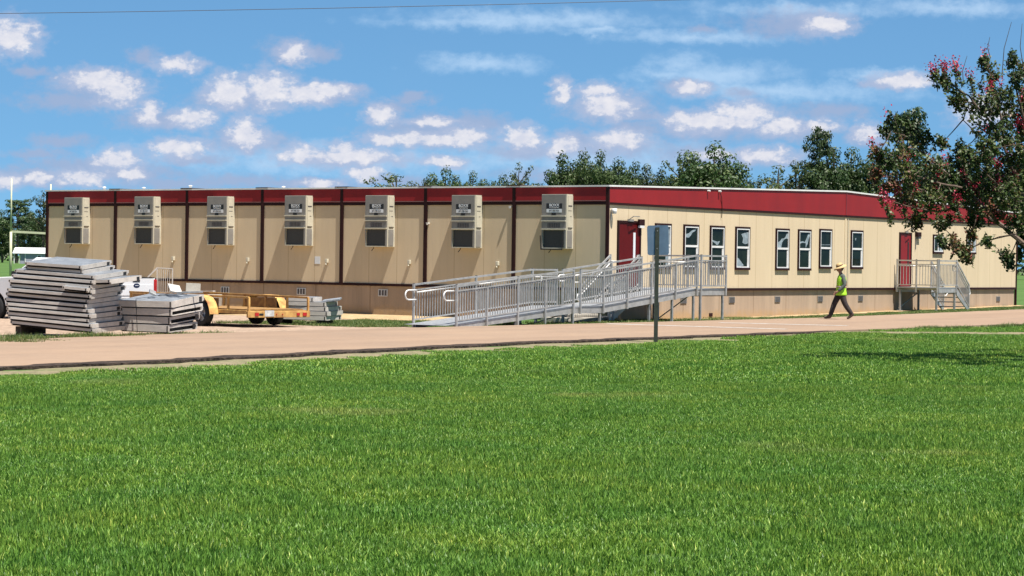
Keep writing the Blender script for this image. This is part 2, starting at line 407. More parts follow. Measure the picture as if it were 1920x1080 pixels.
# raised timber edging at the far end
b = MB(); b.box(30.2, -2.9, .1, 41, -2.75, .27); b.box(33.4, -2.7, .1, 41, -.4, .2)
o = b.build('ground_edging', M['conc']); o.location = W(0, 0, 0); o.rotation_euler.z = PHI
tag(o, 'low pale edging board by the far end of the building', 'edging')

# ------------------------------------------------------------------ grass (instanced tufts)
def blade_patch(name, n, size, hmin, hmax, w, m, seed, lean=.6):
    r = random.Random(seed); V = []; Fc = []; U = []
    for i in range(n):
        x, y = r.uniform(-size/2, size/2), r.uniform(-size/2, size/2)
        h = r.uniform(hmin, hmax)*(.75+.5*r.random()**2); a = r.uniform(0, 6.283); ww = w*r.uniform(.7, 1.3)
        la = r.uniform(0, 6.283); ln = h*r.uniform(.1, lean)
        dx, dy = math.cos(a)*ww/2, math.sin(a)*ww/2; lx, ly = math.cos(la)*ln, math.sin(la)*ln
        o = len(V)
        V += [(x-dx, y-dy, -.01), (x+dx, y+dy, -.01), (x+dx*.8+lx*.35, y+dy*.8+ly*.35, h*.55), (x-dx*.8+lx*.35, y-dy*.8+ly*.35, h*.55), (x+lx, y+ly, h)]
        Fc += [(o, o+1, o+2, o+3), (o+3, o+2, o+4)]
        c = min(1, max(0, r.gauss(.45, .27)))
        U += [c]*7
    me = bpy.data.meshes.new(name); me.from_pydata(V, [], Fc); me.materials.append(m)
    uv = me.uv_layers.new(name='UVMap')
    uv.data.foreach_set('uv', [q for c in U for q in (c, .5)])
    return bpy.data.objects.new(name, me)        # never linked: only the tufts' shape

def grass_mat():
    m, nt, b = newmat('lawn_blades'); N, L = nt.nodes.new, nt.links.new
    uv = N('ShaderNodeUVMap'); sp = N('ShaderNodeSeparateXYZ'); L(uv.outputs[0], sp.inputs[0])
    cr = N('ShaderNodeValToRGB'); el = cr.color_ramp.elements
    el[0].position = 0; el[0].color = (.040, .115, .016, 1); el[1].position = 1; el[1].color = (.36, .52, .12, 1)
    e = el.new(.5); e.color = (.115, .265, .038, 1); e = el.new(.85); e.color = (.19, .37, .062, 1)
    for e_ in el: e_.color = tuple(c*k_ for c, k_ in zip(e_.color[:3], (1.17, 1.03, 1.0)))+(1,)
    L(sp.outputs[0], cr.inputs[0])
    ge = N('ShaderNodeNewGeometry')
    def noise(sc, lo, hi):
        n = N('ShaderNodeTexNoise'); n.inputs['Scale'].default_value = sc; n.inputs['Detail'].default_value = 4
        L(ge.outputs['Position'], n.inputs['Vector'])
        r = N('ShaderNodeMapRange'); r.inputs[1].default_value = lo; r.inputs[2].default_value = hi; L(n.outputs['Fac'], r.inputs[0]); return r
    a = noise(.30, .38, .60); d = noise(1.1, .38, .66); k = noise(.26, .62, .72)
    m1 = N('ShaderNodeMix'); m1.data_type = 'RGBA'; m1.blend_type = 'MULTIPLY'; m1.inputs[7].default_value = (.80, .90, .90, 1)
    L(cr.outputs[0], m1.inputs[6]); L(a.outputs[0], m1.inputs[0])
    m2 = N('ShaderNodeMix'); m2.data_type = 'RGBA'; m2.blend_type = 'MULTIPLY'; m2.inputs[7].default_value = (1.32, 1.10, .95, 1)
    L(m1.outputs[2], m2.inputs[6]); L(d.outputs[0], m2.inputs[0])
    m3 = N('ShaderNodeMix'); m3.data_type = 'RGBA'; m3.inputs[7].default_value = (.40, .38, .13, 1)
    h = N('ShaderNodeMath'); h.operation = 'MULTIPLY'; h.inputs[1].default_value = .5; L(k.outputs[0], h.inputs[0])
    L(m2.outputs[2], m3.inputs[6]); L(h.outputs[0], m3.inputs[0])
    L(m3.outputs[2], b.inputs['Base Color'])
    b.inputs['Roughness'].default_value = .5; b.inputs['Specular IOR Level'].default_value = .35
    tr = N('ShaderNodeBsdfTranslucent'); L(m3.outputs[2], tr.inputs[0])
    ms = N('ShaderNodeMixShader'); ms.inputs[0].default_value = .35
    L(b.outputs[0], ms.inputs[1]); L(tr.outputs[0], ms.inputs[2]); L(ms.outputs[0], nt.nodes['Material Output'].inputs[0])
    return m
M['lawn'] = grass_mat()

def scatter(name, pts, sources):
    """points with rot/scl attributes, each carrying one of the tuft shapes"""
    me = bpy.data.meshes.new(name); me.from_pydata([p[0] for p in pts], [], [])
    at_ = me.attributes.new('rot', 'FLOAT', 'POINT'); at_.data.foreach_set('value', [p[1] for p in pts])
    at_ = me.attributes.new('scl', 'FLOAT', 'POINT'); at_.data.foreach_set('value', [p[2] for p in pts])
    at_ = me.attributes.new('idx', 'INT', 'POINT'); at_.data.foreach_set('value', [p[3] for p in pts])
    o = bpy.data.objects.new(name, me); COL.objects.link(o)
    ng = bpy.data.node_groups.new(name, 'GeometryNodeTree')
    ng.interface.new_socket('Geometry', in_out='INPUT', socket_type='NodeSocketGeometry')
    ng.interface.new_socket('Geometry', in_out='OUTPUT', socket_type='NodeSocketGeometry')
    N, L = ng.nodes.new, ng.links.new
    gi, go = N('NodeGroupInput'), N('NodeGroupOutput')
    jn = N('GeometryNodeJoinGeometry')
    for s in reversed(sources):
        oi = N('GeometryNodeObjectInfo'); oi.inputs['Object'].default_value = s; oi.inputs['As Instance'].default_value = True
        L(oi.outputs['Geometry'], jn.inputs[0])
    ip = N('GeometryNodeInstanceOnPoints'); ip.inputs['Pick Instance'].default_value = True
    def attr(nm, ty):
        a = N('GeometryNodeInputNamedAttribute'); a.data_type = ty; a.inputs['Name'].default_value = nm; return a
    ra, sa, ia = attr('rot', 'FLOAT'), attr('scl', 'FLOAT'), attr('idx', 'INT')
    cx = N('ShaderNodeCombineXYZ'); L(ra.outputs[0], cx.inputs[2])
    er = N('FunctionNodeEulerToRotation'); L(cx.outputs[0], er.inputs[0])
    L(gi.outputs[0], ip.inputs['Points']); L(jn.outputs[0], ip.inputs['Instance'])
    L(er.outputs[0], ip.inputs['Rotation'])
    cs = N('ShaderNodeCombineXYZ'); cs.inputs[0].default_value = 1; cs.inputs[1].default_value = 1; L(sa.outputs[0], cs.inputs[2])
    L(cs.outputs[0], ip.inputs['Scale']); L(ia.outputs[0], ip.inputs['Instance Index'])
    L(ip.outputs[0], go.inputs[0])
    md = o.modifiers.new('tufts', 'NODES'); md.node_group = ng
    return o
near_p = [blade_patch('tuft', 3300, 1.1, .028, .062, .0092, M['lawn'], 20+i) for i in range(4)]
far_p = [blade_patch('tuft', 1300, 1.3, .035, .070, .018, M['lawn'], 30+i) for i in range(3)]
pn, pf = [], []
y = 8.0
while y < 76:
    step = .85 if y < 34 else 1.05
    hw = .27*y+5
    x = -hw
    while x < hw:
        px, py = x+rnd.uniform(-.2, .2), y+rnd.uniform(-.2, .2)
        s, t = st(px, py)
        on = t < road_near(s)-(1.65 if s < -14 else .9)-.35*rnd.random()
        if s > -7.5 and t < -11.2:      # clear of the pale path
            k = piece(t, [(-23.5, 3), (-15.5, -3.9), (-11.7, -7.3)]); k2 = piece(t, [(-22.3, 5), (-14.5, -1.7), (-11.35, -5.9)])
            if k-.4 < s < k2+.4: on = False
        if on:
            e = 1.0 + .22*math.sin(px*.9+1)*math.sin(py*.75)+.15*math.sin(px*2.3)*math.sin(py*1.9+2)+rnd.uniform(-.15, .15)
            if t > road_near(s)-3.2 and s < -14: e *= .6
            if y < 34: pn.append(((px, py, 0), rnd.uniform(0, 6.28), e, rnd.randrange(4)))
            else: pf.append(((px, py, G(s, t)), rnd.uniform(0, 6.28), e*.95, rnd.randrange(3)))
        x += step
    y += step
kind(scatter('grass', pn, near_p), 'stuff', 'freshly mown green lawn blades in the foreground', 'grass')
kind(scatter('grass', pf, far_p), 'stuff', 'green lawn blades reaching back to the road edge', 'grass')
weed_p = [blade_patch('weed_tuft', 130, .55, .05, .17, .012, M['weed'], 50+i, 1.0) for i in range(3)]
pw = []
def weeds(s0, s1, t0, t1, n, sc=1., z=0):
    for i in range(n):
        s, t = rnd.uniform(s0, s1), rnd.uniform(t0, t1); q = W(s, t, G(s, t))
        pw.append((tuple(q), rnd.uniform(0, 6.28), sc*rnd.uniform(.4, 1.15), rnd.randrange(3)))
weeds(-9, 6, -3.2, -2.5, 70, .6); weeds(-8, 0, -2.4, 0, 60, .6); weeds(-13, -6.5, -1, 5, 190, .6)
weeds(5, 33, -3.5, -1.6, 240, .55); weeds(-28.5, -24.8, -3.6, -2.7, 34, .9)
weeds(-24, -21, -3.0, -2.6, 16, .7); weeds(1, 8, -1.2, -.1, 26, .5); weeds(-3, 30, -11.9, -11.1, 50, .8); weeds(-31, -28.5, -5.2, -4.2, 22, .7)
kind(scatter('weeds', pw, weed_p), 'stuff', 'sparse weeds along the skirting, the ramp and the panel stacks', 'weeds')
# ------------------------------------------------------------------ building
LEN, MODW, NM = 33.38, 3.66, 7
WID = MODW*NM
ZF, ZB, ZE, ZR = .95, 3.67, 4.22, 4.60     # floor trim, fascia bottom, eave, ridge
bld = empty('modular_classroom_building', 'long cream modular building with red fascia, seven wall units and two red doors', 'building', W(0, 0, 0), PHI)
b = MB(); b.box(0, 0, ZF-.03, LEN, WID, ZB); b.build('wall', M['wall'], bld)
b = MB(); b.box(.045, .045, -.35, LEN-.04, WID-.04, ZF-.03); b.build('skirting', M['skirt'], bld)
# floor trim, all the way round
b = MB(); p = .035; z0, z1 = ZF-.075, ZF+.012
b.box(-p, -p, z0, LEN+p, 0, z1); b.box(-p, 0, z0, 0, WID+p, z1); b.box(LEN, 0, z0, LEN+p, WID+p, z1)
b.build('floor_trim', M['trim'], bld)
# fascia band: straight on the narrow sides, rising to the ridge on the long side
mid = LEN/2; d = .05
b = MB()
b.prism([(-d, ZB+.055), (mid, ZB+.055), (mid, ZR), (-d, ZE)], I4, -d, 0)
b.prism([(mid+.06, ZB+.055), (LEN+d, ZB+.055), (LEN+d, ZE), (mid+.06, ZR)], I4, -d, 0)
b.mat(M['red'])
b.box(-d, 0.004, ZB+.085, 0, WID, ZE)
b.box(LEN, 0.004, ZB+.085, LEN+d, WID, ZE)
b.build('fascia', None, bld)
b = MB(); b.box(mid+.003, -d-.012, ZB+.055, mid+.057, 0, ZR-.003); b.build('ridge_joint_cover', M['reddark'], bld)
b = MB(); b.box(-.045, -.045, ZB-.02, LEN+.045, -.002, ZB+.053); b.box(-.045, -.002, ZB-.02, -.002, WID, ZB+.083); b.box(LEN+.002, 0, ZB-.02, LEN+.045, WID, ZB+.083)
b.build('fascia_trim', M['trim'], bld)
# roof
b = MB()
prof = [(-.08, ZE+.004), (mid, ZR+.004), (LEN+.08, ZE+.004), (LEN+.08, ZE+.055), (mid, ZR+.06), (-.08, ZE+.055)]
b.prism(prof, I4, -.085, WID+.08)
b.prism([(0, ZB), (LEN, ZB), (LEN, ZE), (mid, ZR), (0, ZE)], I4, .01, WID-.01)
roof = b.build('roof', M['roofw'], bld)
for s_, t_, h_ in ((1.2, 19.3, .16), (1.2, 23.8, .14), (1.1, 21.6, .10), (1.4, 14.9, .10)):
    v = MB(); v.tube([(s_, t_, ZE+.05), (s_, t_, ZE+.05+h_)], .05, 12); v.tube([(s_, t_, ZE+.05+h_), (s_, t_, ZE+.08+h_)], [.09, .03], 12)
    v.build('roof_vent', M['white'], roof)
for k in range(1, NM):
    v = MB(); v.box(-.10, MODW*k-.28, ZE+.058, .9, MODW*k+.28, ZE+.085); v.build('roof_seam_cap', M['trim'] if k % 2 else M['acdark'], roof)
# module joints on the narrow side
for k in range(NM+1):
    y = MODW*k; w = .065
    v = MB()
    if k == 0: v.box(-.055, -.055, ZF-.07, .004, .06, ZE-.003)
    elif k == NM: v.box(-.055, y-.06, -.3, .0, y+.055, ZE-.003)
    else: v.box(-.055, y-w, ZF-.07, -.002, y+w, ZE-.003)
    v.build('module_joint_trim', M['trim'], bld)
v = MB(); v.box(LEN-.002, -.05, -.2, LEN+.05, .05, ZE-.003); v.build('module_joint_trim', M['trim'], bld)
v = MB(); v.box(mid+.01, -.022, ZF+.012, mid+.14, -.001, ZB-.02); v.build('module_joint_strip', M['wall'], bld)
# thin flashing edge of the fascia: pale lines
v = MB(); v.box(-.054, .06, ZB+.10, -.051, WID-.1, ZB+.112); v.build('fascia_edge_line', M['acgrey'], bld)

def text_mesh(name, body, size, m, parent, mtx, thick=.002, bold=0, xs=1):
    cu = bpy.data.curves.new(name, 'FONT'); cu.body = body; cu.size = size; cu.align_x = 'CENTER'; cu.align_y = 'CENTER'
    cu.extrude = thick; cu.offset = bold
    tmp = bpy.data.objects.new(name, cu); COL.objects.link(tmp)
    bpy.context.view_layer.update()
    me = bpy.data.meshes.new_from_object(tmp.evaluated_get(bpy.context.evaluated_depsgraph_get()))
    bpy.data.objects.remove(tmp)
    me.transform(mtx @ Matrix.Diagonal((xs, 1, 1, 1))); me.materials.clear(); me.materials.append(m)
    o = bpy.data.objects.new(name, me); COL.objects.link(o); o.parent = parent
    return o
def copy_tree(o, parent=None):
    c = o.copy(); COL.objects.link(c)
    if parent is not None: c.parent = parent
    for ch in o.children: copy_tree(ch, c)
    return c

# wall-mounted air conditioner; local y runs left along the wall, x = -depth
UY, UZ, UW, UH, UD = 1.33, 2.22, .97, 1.76, .40
def uz(p): return UZ + UH - (p-125)/780*UH
def uy(p): return UY + UW - (p-265)/335*UW
b = MB()
zc0, zc1 = uz(640), uz(892); yl, yr = uy(278), uy(566)
b.mat(M['accream'])
b.box(-UD, UY, zc1, 0, yr, UZ+UH)                 # right column full height
b.box(-UD, yr, zc0, 0, UY+UW, UZ+UH)               # upper body
b.box(-UD, yl, zc1, 0, UY+UW, zc0)                 # left column
b.box(-UD+.10, yr, zc1, 0, yl, zc0)                # recessed coil back
b.box(-UD, UY, UZ, 0, UY+UW, zc1)                  # sill
ac = b.build('air_conditioner', None, bld)
b = MB()
b.box(-UD-.02, uy(590), uz(430), -UD-.001, uy(266), uz(132))
b.build('front_panel', M['acgrey'], ac, bevel=.004)
b = MB(); b.box(-UD-.012, uy(590), uz(496), -UD-.001, uy(266), uz(447)); b.box(-UD-.012, uy(590), uz(614), -UD-.001, uy(266), uz(518)); b.box(-UD-.006, uy(590), uz(890), -UD-.001, uy(570), uz(636)); b.box(-UD-.006, uy(277), uz(890), -UD-.001, uy(266), uz(636))
b.build('lower_panel', M['acgrey'], ac)
b = MB()
for p in (438, 507, 625): b.box(-UD-.045, uy(590), uz(p+8), -UD-.0005, uy(262), uz(p-8))
b.build('rain_ledge', M['accream'], ac)
b = MB(); b.box(-UD-.016, uy(515), uz(606), -UD-.0125, uy(348), uz(540))
b.mat(M['acgrey'])
for i in range(7):
    y_ = lerp(uy(515), uy(348), (i+.5)/7); b.box(-UD-.022, y_-.006, uz(606), -UD-.0165, y_+.006, uz(540))
b.mats[0:0] = []
g = b.build('air_grille', None, ac)
g.data.materials.clear(); g.data.materials.append(M['acgrey']); g.data.materials.append(M['acdark'])
g.data.polygons.foreach_set('material_index', [1]*6+[0]*(len(g.data.polygons)-6))
b = MB(); b.box(-UD+.055, yr+.002, zc1+.01, -UD+.07, yl-.002, zc0-.01); b.build('coil_screen', M['accoil'], ac)
b = MB(); b.box(-UD-.004+.002, UY+.0, 0, 0, 0, 0) if False else None
b = MB(); b.mat(M['accream']); b.box(-.34, UY-.018, uz(600), -.06, UY-.001, uz(147)); b.mat(M['acdark'])
b.box(-.33, UY-.026, uz(298), -.12, UY-.019, uz(284)); b.box(-.34, UY-.026, uz(606), -.10, UY-.002, uz(600.5))
b.box(-.33, UY-.022, uz(364), -.14, UY-.019, uz(358)); b.box(-.22, UY-.022, uz(449), -.14, UY-.019, uz(440))
b.build('service_panel', None, ac)
b = MB(); b.box(-.36, UY-.012, uz(888), -.08, UY-.001, uz(642)); b.build('side_screen', M['acgrey'], ac)
b = MB(); b.box(-UD-.026, uy(543), uz(334), -UD-.0205, uy(332), uz(257)); sg = b.build('sign_panel', M['signblk'], ac)
b = MB(); b.box(-UD-.026, uy(538), uz(388), -UD-.0205, uy(333), uz(336)); b.build('phone_strip', M['signwht'], ac)
b = MB(); b.box(-UD-.034, uy(457), uz(426), -UD-.0205, uy(404), uz(391)); b.build('latch', M['black'], ac)
b = MB(); b.tube([(-.30, uy(375), UZ+.02), (-.32, uy(372), UZ-.05), (-.35, uy(352), UZ-.14)], .013, 6); b.build('drain_hose', M['black'], ac)
# text faces -x: text x axis -> -y, text y axis -> z
TX = Matrix(((0, 0, -1, 0), (-1, 0, 0, 0), (0, 1, 0, 0), (0, 0, 0, 1)))
def tm(x, y, z): return Matrix.Translation((x, y, z)) @ TX
text_mesh('lettering', 'BOXX', .125, M['signwht'], ac, tm(-UD-.029, uy(437), uz(284)), bold=.003, xs=1.12)
text_mesh('lettering', 'MODULAR', .052, M['signwht'], ac, tm(-UD-.029, uy(437), uz(318)), xs=1.45)
text_mesh('lettering', '877-788-7634', .066, M['signblk'], ac, tm(-UD-.029, uy(437), uz(362)), xs=1.05)
acs = [ac]
for k in range(1, NM):
    c = copy_tree(ac, bld); c.location.y += MODW*k + (.0, -.02, .01, -.015, .02, 0, .03)[k]; acs.append(c)
    c.location.z += (.0, -.01, .0, .01, .0, .01, -.01)[k]
# loose black gasket on the nearest unit
b = MB(); b.tube([(-UD-.03, UY+UW+.03, UZ+.42), (-UD-.03, UY+UW+.0, UZ-.02), (-UD-.03, UY+.14, UZ-.03), (-UD-.03, UY+.12, UZ+.52)], .022, 6)
b.build('loose_gasket', M['black'], ac)

def fixture(y, z):
    b = MB(); b.box(-.10, y-.05, z-.02, -.001, y+.05, z+.12); b.tube([(-.06, y, z-.02), (-.10, y, z-.09)], .03, 8)
    return b.build('outside_outlet', M['accream'], bld, bevel=.01)
for k, dy in ((1, .63), (2, .66), (3, .64), (4, .66), (5, .65)): fixture(MODW*k+dy-.0, 1.66)
b = MB(); b.box(-.05, MODW*3+.98, 1.60, -.001, MODW*3+1.22, 1.86); b.build('notice_sheet', M['signwht'], bld).location.x = .042
for y_, z_ in ((MODW*2-.12, 3.03), (MODW+.14, 3.58)):
    b = MB(); b.tube([(-.001, y_, z_), (-.09, y_, z_)], .03, 10); b.tube([(-.09, y_, z_+.03), (-.09, y_, z_-.05)], [.05, .03], 10)
    b.build('security_camera', M['white'], bld)
b = MB(); b.tube([(.16, -.001, 3.46), (.16, -.13, 3.47)], .05, 10); b.tube([(.16, -.13, 3.53), (.16, -.13, 3.36)], [.09, .07], 12)
b.tube([(.16, -.02, 3.44), (.14, -.02, 3.12)], .018, 6); b.build('security_camera', M['white'], bld, smooth=True)

# skirting vents
for y_, z_ in ((16.44, .60), (12.83, .62), (9.16, .64), (20.1, .6), (23.7, .6)):
    b = MB(); b.mat(M['signwht']); b.box(.02, y_-.2, z_-.12, .044, y_+.2, z_+.12)
    b.mat(M['acdark'])
    for q in (-.125, 0, .125): b.box(.012, y_+q-.042, z_-.095, .0195, y_+q+.042, z_+.095)
    b.build('skirting_vent', None, bld)
for s_ in (4.86, 8.16, 11.5, 14.85, 18.21, 28.26, 31.56, -.0):
    if s_ <= 0: continue
    zz = .54 - (s_ > 20)*.09
    b = MB(); b.mat(M['acgrey']); b.box(s_-.2, .02, zz-.10, s_+.2, .044, zz+.12)
    b.mat(M['acdark'])
    for q in range(4): b.box(s_-.17, .014, zz-.085+q*.05, s_+.17, .0195, zz-.055+q*.05)
    b.build('skirting_vent', None, bld)
b = MB(); b.box(6.6, .01, -.02, 6.8, .044, .1); b.build('pipe_box', M['trim'], bld)

# windows of the long side (frame > sash, pane, film)
def window(s0, s1, z0, z1, film=None, small=False):
    f = MB(); w = .06
    f.box(s0, -.055, z1-w, s1, -.001, z1); f.box(s0, -.07, z0, s1, -.001, z0+w+.02)
    f.box(s0, -.055, z0+w+.02, s0+w, -.001, z1-w); f.box(s1-w*.6, -.055, z0+w+.02, s1, -.001, z1-w)
    fr = f.build('window', M['trim'], bld)
    a, c, lo, hi = s0+w+.002, s1-w*.6-.002, z0+w+.022, z1-w-.002
    q = .043
    f = MB()
    f.box(a, -.05, lo, a+q, -.002, hi); f.box(c-q, -.05, lo, c, -.002, hi)
    f.box(a+q, -.05, hi-q, c-q, -.002, hi); f.box(a+q, -.05, lo, c-q, -.002, lo+q)
    if small:
        m_ = (a+c)/2; f.box(m_-.03, -.042, lo+q, m_+.03, -.002, hi-q)
    else:
        zm = lo+(hi-lo)*.515; f.box(a+q, -.044, zm-.035, c-q, -.002, zm+.035)
        f.box(c-q-.07, -.03, lo+q, c-q, -.002, zm-.035)
    f.build('sash', M['white'], fr)
    if small:
        panes = [(a+q, m_-.03, lo+q, hi-q), (m_+.03, c-q, lo+q, hi-q)]
    else: panes = [(a+q, c-q, zm+.035, hi-q), (a+q, c-q-.07, lo+q, zm-.035)]
    for (x0, x1, y0, y1) in panes:
        g = MB(); g.box(x0+.001, -.012, y0+.001, x1-.001, -.003, y1-.001); g.build('pane', M['glass'], fr)
    for fi, (pi, poly) in enumerate(film or []):
        x0, x1, y0, y1 = panes[pi]
        g = MB(); g.prism([(lerp(x0+.004, x1-.004, px), lerp(y1-.004, y0+.004, py)) for px, py in poly], I4, -.0165, -.0135)
        g.build('torn_film_and_glint', M['film'], fr)
FILMS = [
 [(0, [(.72, .05), (1, .02), (1, 1), (.86, 1), (.8, .5)]), (1, [(.75, 0), (1, 0), (1, 1), (.8, 1)])],  # first window: curtain and bright reflection drawn as pale strips
 [(0, [(0, .38), (.3, .32), (.62, .12), (.98, 0), (.86, .16), (.62, .26), (.5, .42), (.32, .58), (0, .55)])],
 [(0, [(0, .66), (.22, .70), (.5, .76), (.74, .72), (.6, .92), (.47, .97), (.3, .85), (.05, .74)])],
 [(0, [(.38, .26), (.6, .2), (1, .12), (1, .80), (.72, .86), (.5, .78), (.55, .5)]), (1, [(0, .5), (.2, .55), (.7, .95), (.4, 1), (0, 1)])],
 [(0, [(0, .7), (.3, .6), (.42, .46), (.7, .4), (.8, .3), (1, 0), (1, .45), (.86, .42), (.65, .5), (.48, .68), (.4, 1), (0, 1)])],
 [(0, [(0, .62), (.35, .56), (.55, .62), (.72, .35), (.86, .08), (1, .06), (1, .2), (.9, .42), (.8, .72), (.62, 1), (.62, .68), (.3, .66), (0, .74)])],
 [(0, [(0, .85), (1, .83), (1, .86), (0, .88)])],
 [(0, [(.3, .35), (.45, .33), (.4, .5), (.34, .48)])]]
WS = [(2.86, 3.88), (4.70, 5.70), (6.48, 7.47), (8.25, 9.27), (11.2, 12.21), (12.91, 13.92), (14.6, 15.6), (17.2, 18.22)]
for i, (a, c) in enumerate(WS): window(a, c, 1.60+.08*(i > 5), 3.12+.05*(i > 5), FILMS[i])
window(24.65, 25.62, 2.35, 3.14, [(1, [(.3, .2), (1, .05), (1, 1), (.4, 1)])], True)
window(27.98, 28.94, 2.37, 3.13, [(1, [(.2, .2), (1, .05), (1, 1), (.1, .9)])], True)

def door(s0, s1, z0, z1, lite_m, dm='door'):
    f = MB(); w = .07
    f.box(s0, -.06, z0, s0+w, -.001, z1); f.box(s1-w, -.06, z0, s1, -.001, z1); f.box(s0+w, -.06, z1-w, s1-w, -.001, z1)
    f.mat(M['trim'])
    fr = f.build('door', None, bld)
    f = MB(); f.box(s0+w+.003, -.035, z0+.01, s1-w-.003, -.002, z1-w-.003); f.build('door_leaf', M[dm], fr)
    W_ = s1-s0; f = MB(); x0 = s0+W_*.67; f.box(x0, -.044, z1-1.32, x0+W_*.08+.02, -.0355, z1-.38); f.build('door_lite', lite_m, fr)
    f = MB(); f.tube([(s1-w-.11, -.036, z0+1.02), (s1-w-.11, -.10, z0+1.02)], .028, 8); f.tube([(s1-w-.11, -.10, z0+1.02), (s1-w-.26, -.10, z0+1.02)], .016, 8)
    f.build('handle', M['steel'], fr)
    f = MB(); f.box(s0+W_*.38, -.10, z1-.02, s0+W_*.62, -.061, z1+.05); f.bar((s0+W_*.4, -.09, z1+.02), (s0+W_*.42, -.26, z1+.14), .025); f.bar((s0+W_*.42, -.26, z1+.14), (s0+W_*.75, -.20, z1+.14), .025)
    f.build('door_closer', M['acgrey'], fr)
    return fr
door(.54, 1.94, 1.01, 3.16, M['signwht'], 'doordark'); door(21.48, 22.57, 1.01, 3.17, M['black'])  # corner door's lite is white: a bright reflection put into its colour
b = MB(); b.mat(M['trim']); b.box(1.70, -.14, 3.02, 2.02, -.063, 3.22); b.mat(M['white']); b.box(1.72, -.15, 2.94, 1.98, -.07, 3.015)
b.build('door_light', None, bld)
b = MB(); b.mat(M['trim']); b.box(22.95, -.13, 3.02, 23.3, -.002, 3.2); b.mat(M['acgrey']); b.box(23.1, -.10, 2.93, 23.34, -.002, 3.017); b.bar((22.98, -.03, 2.99), (22.98, -.03, 2.5), .03)
b.build('door_light', None, bld)
b = MB(); b.tube([(7.05, -.06, 4.30), (7.1, -.10, 4.12), (7.18, -.07, 3.95), (7.22, -.06, 3.72), (7.24, -.03, 3.4)], .012, 5); b.build('loose_cable', M['black'], bld)
b = MB(); b.tube([(6.2, -.06, 4.30), (6.2, -.16, 4.30)], .03, 8); b.tube([(6.95, -.06, 4.31), (6.95, -.16, 4.31)], .03, 8); b.build('fascia_bracket', M['white'], bld)
b = MB(); b.bar((16.95, -.03, 1.0), (16.95, -.03, 3.6), .02); b.build('conduit', M['accream'], bld)

# ------------------------------------------------------------------ access ramp
def local_frame(name, label, cat): return empty(name, label, cat, W(0, 0, 0), PHI)
ramp = local_frame('access_ramp', 'long aluminium wheelchair ramp with baluster rails rising to the red door on the corner', 'ramp')
def rail_panel(parent, p0, p1, name='railing', pitch=.118, top=1.05, sec=.90, bot=.09, hand=0):
    """p0, p1: deck points; railing with two top rails and balusters"""
    p0, p1 = Vector(p0), Vector(p1); b = MB(); Z = Vector((0, 0, 1)); d = (p1-p0); L_ = d.length; u = d.normalized()
    b.bar(p0+Z*top, p1+Z*top, .05, .05); b.bar(p0+Z*sec, p1+Z*sec, .035, .035); b.bar(p0+Z*bot, p1+Z*bot, .035, .035)
    n = max(2, int(L_/pitch))
    for i in range(1, n):
        q = p0.lerp(p1, i/n); b.bar(q+Z*bot, q+Z*sec, .02)
    m_ = p0.lerp(p1, .5)
    o = b.build(name, M['alu'], parent)
    if hand:
        side = Vector((0, 0, 1)).cross(u)*hand*.075
        h = MB(); h.tube([p0+Z*.84+side, p1+Z*.84+side], .02, 8)
        for k in (.15, .85):
            q = p0.lerp(p1, k); h.tube([q+Z*.80+side*.2, q+Z*.84+side], .012, 6)
        h.build('handrail', M['alu'], o, smooth=True)
    return o
def post(parent, x, y, z0, z1, w=.055, name='railing_post'):
    b = MB(); b.box(x-w/2, y-w/2, z0, x+w/2, y+w/2, z1); b.mat(M['alu']); b.mat(M['black']); b.box(x-w/2+.004, y-w/2+.004, z1, x+w/2-.004, y+w/2-.004, z1+.012)
    o = b.build(name, None, parent)
    o.data.materials.clear(); o.data.materials.append(M['alu']); o.data.materials.append(M['black'])
    o.data.polygons.foreach_set('material_index', [0]*6+[1]*6); return o
def deck(parent, x0, x1, y0, y1, z0, z1, name='deck', depth=.17):
    b = MB()
    vs = [Vector(q) for q in ((x0, y0, z0), (x1, y0, z1), (x1, y1, z1), (x0, y1, z0))]
    lo = [v-Vector((0, 0, .035)) for v in vs]
    b.add(vs+lo, [(0, 1, 2, 3), (7, 6, 5, 4), (0, 4, 5, 1), (1, 5, 6, 2), (2, 6, 7, 3), (3, 7, 4, 0)])
    o = b.build(name, M['aluplate'], parent)
    s_ = MB()
    for y in (y0+.03, y1-.03):
        h0 = min(depth, max(.0, z0-.04+.02)); 
        a0, a1 = z0-.036, z1-.036; c0, c1 = max(a0-depth, -.08), max(a1-depth, -.08)
        s_.prism([(x0, c0), (x1, c1), (x1, a1), (x0, a0)], I4, y-.02, y+.02)
    n = max(2, int((x1-x0)/.5))
    for i in range(1, n):
        x = lerp(x0, x1, i/n); z = lerp(z0, z1, i/n)-.04
        if z > .08: s_.box(x-.02, y0+.05, z-.07, x+.02, y1-.05, z)
    s_.build('stringer', M['alu'], o)
    return o
NY, FY = -2.84, -1.44
def zramp(s): return piece(s, [(-12, .06), (-6.28, .50), (-4.67, .50), (.78, 1.0), (3, 1.0)])
deck(ramp, -12.0, -6.28, NY, FY, .06, .50, 'ramp_deck'); deck(ramp, -6.27, -4.68, NY, FY, .50, .50, 'turning_deck')
deck(ramp, -4.67, .77, NY, FY, .50, 1.0, 'ramp_deck'); deck(ramp, .78, 2.66, NY, -.06, 1.0, 1.0, 'landing_deck'); deck(ramp, -.15, .77, FY+.01, -.06, 1.0, 1.0, 'landing_deck')
b = MB(); b.prism([(-12.45, .035), (-12.0, .058), (-12.0, .05), (-12.45, .03)], I4, NY, FY); b.build('entry_plate', M['aluplate'], ramp)
near = [-12.0, -9.1, -6.28, -5.91, -4.67, -1.96, .78, 1.04, 2.62]
for i, s_ in enumerate(near):
    z = zramp(s_); post(ramp, s_, NY-.03, z-.22 if z > .3 else -.05, z+1.08)
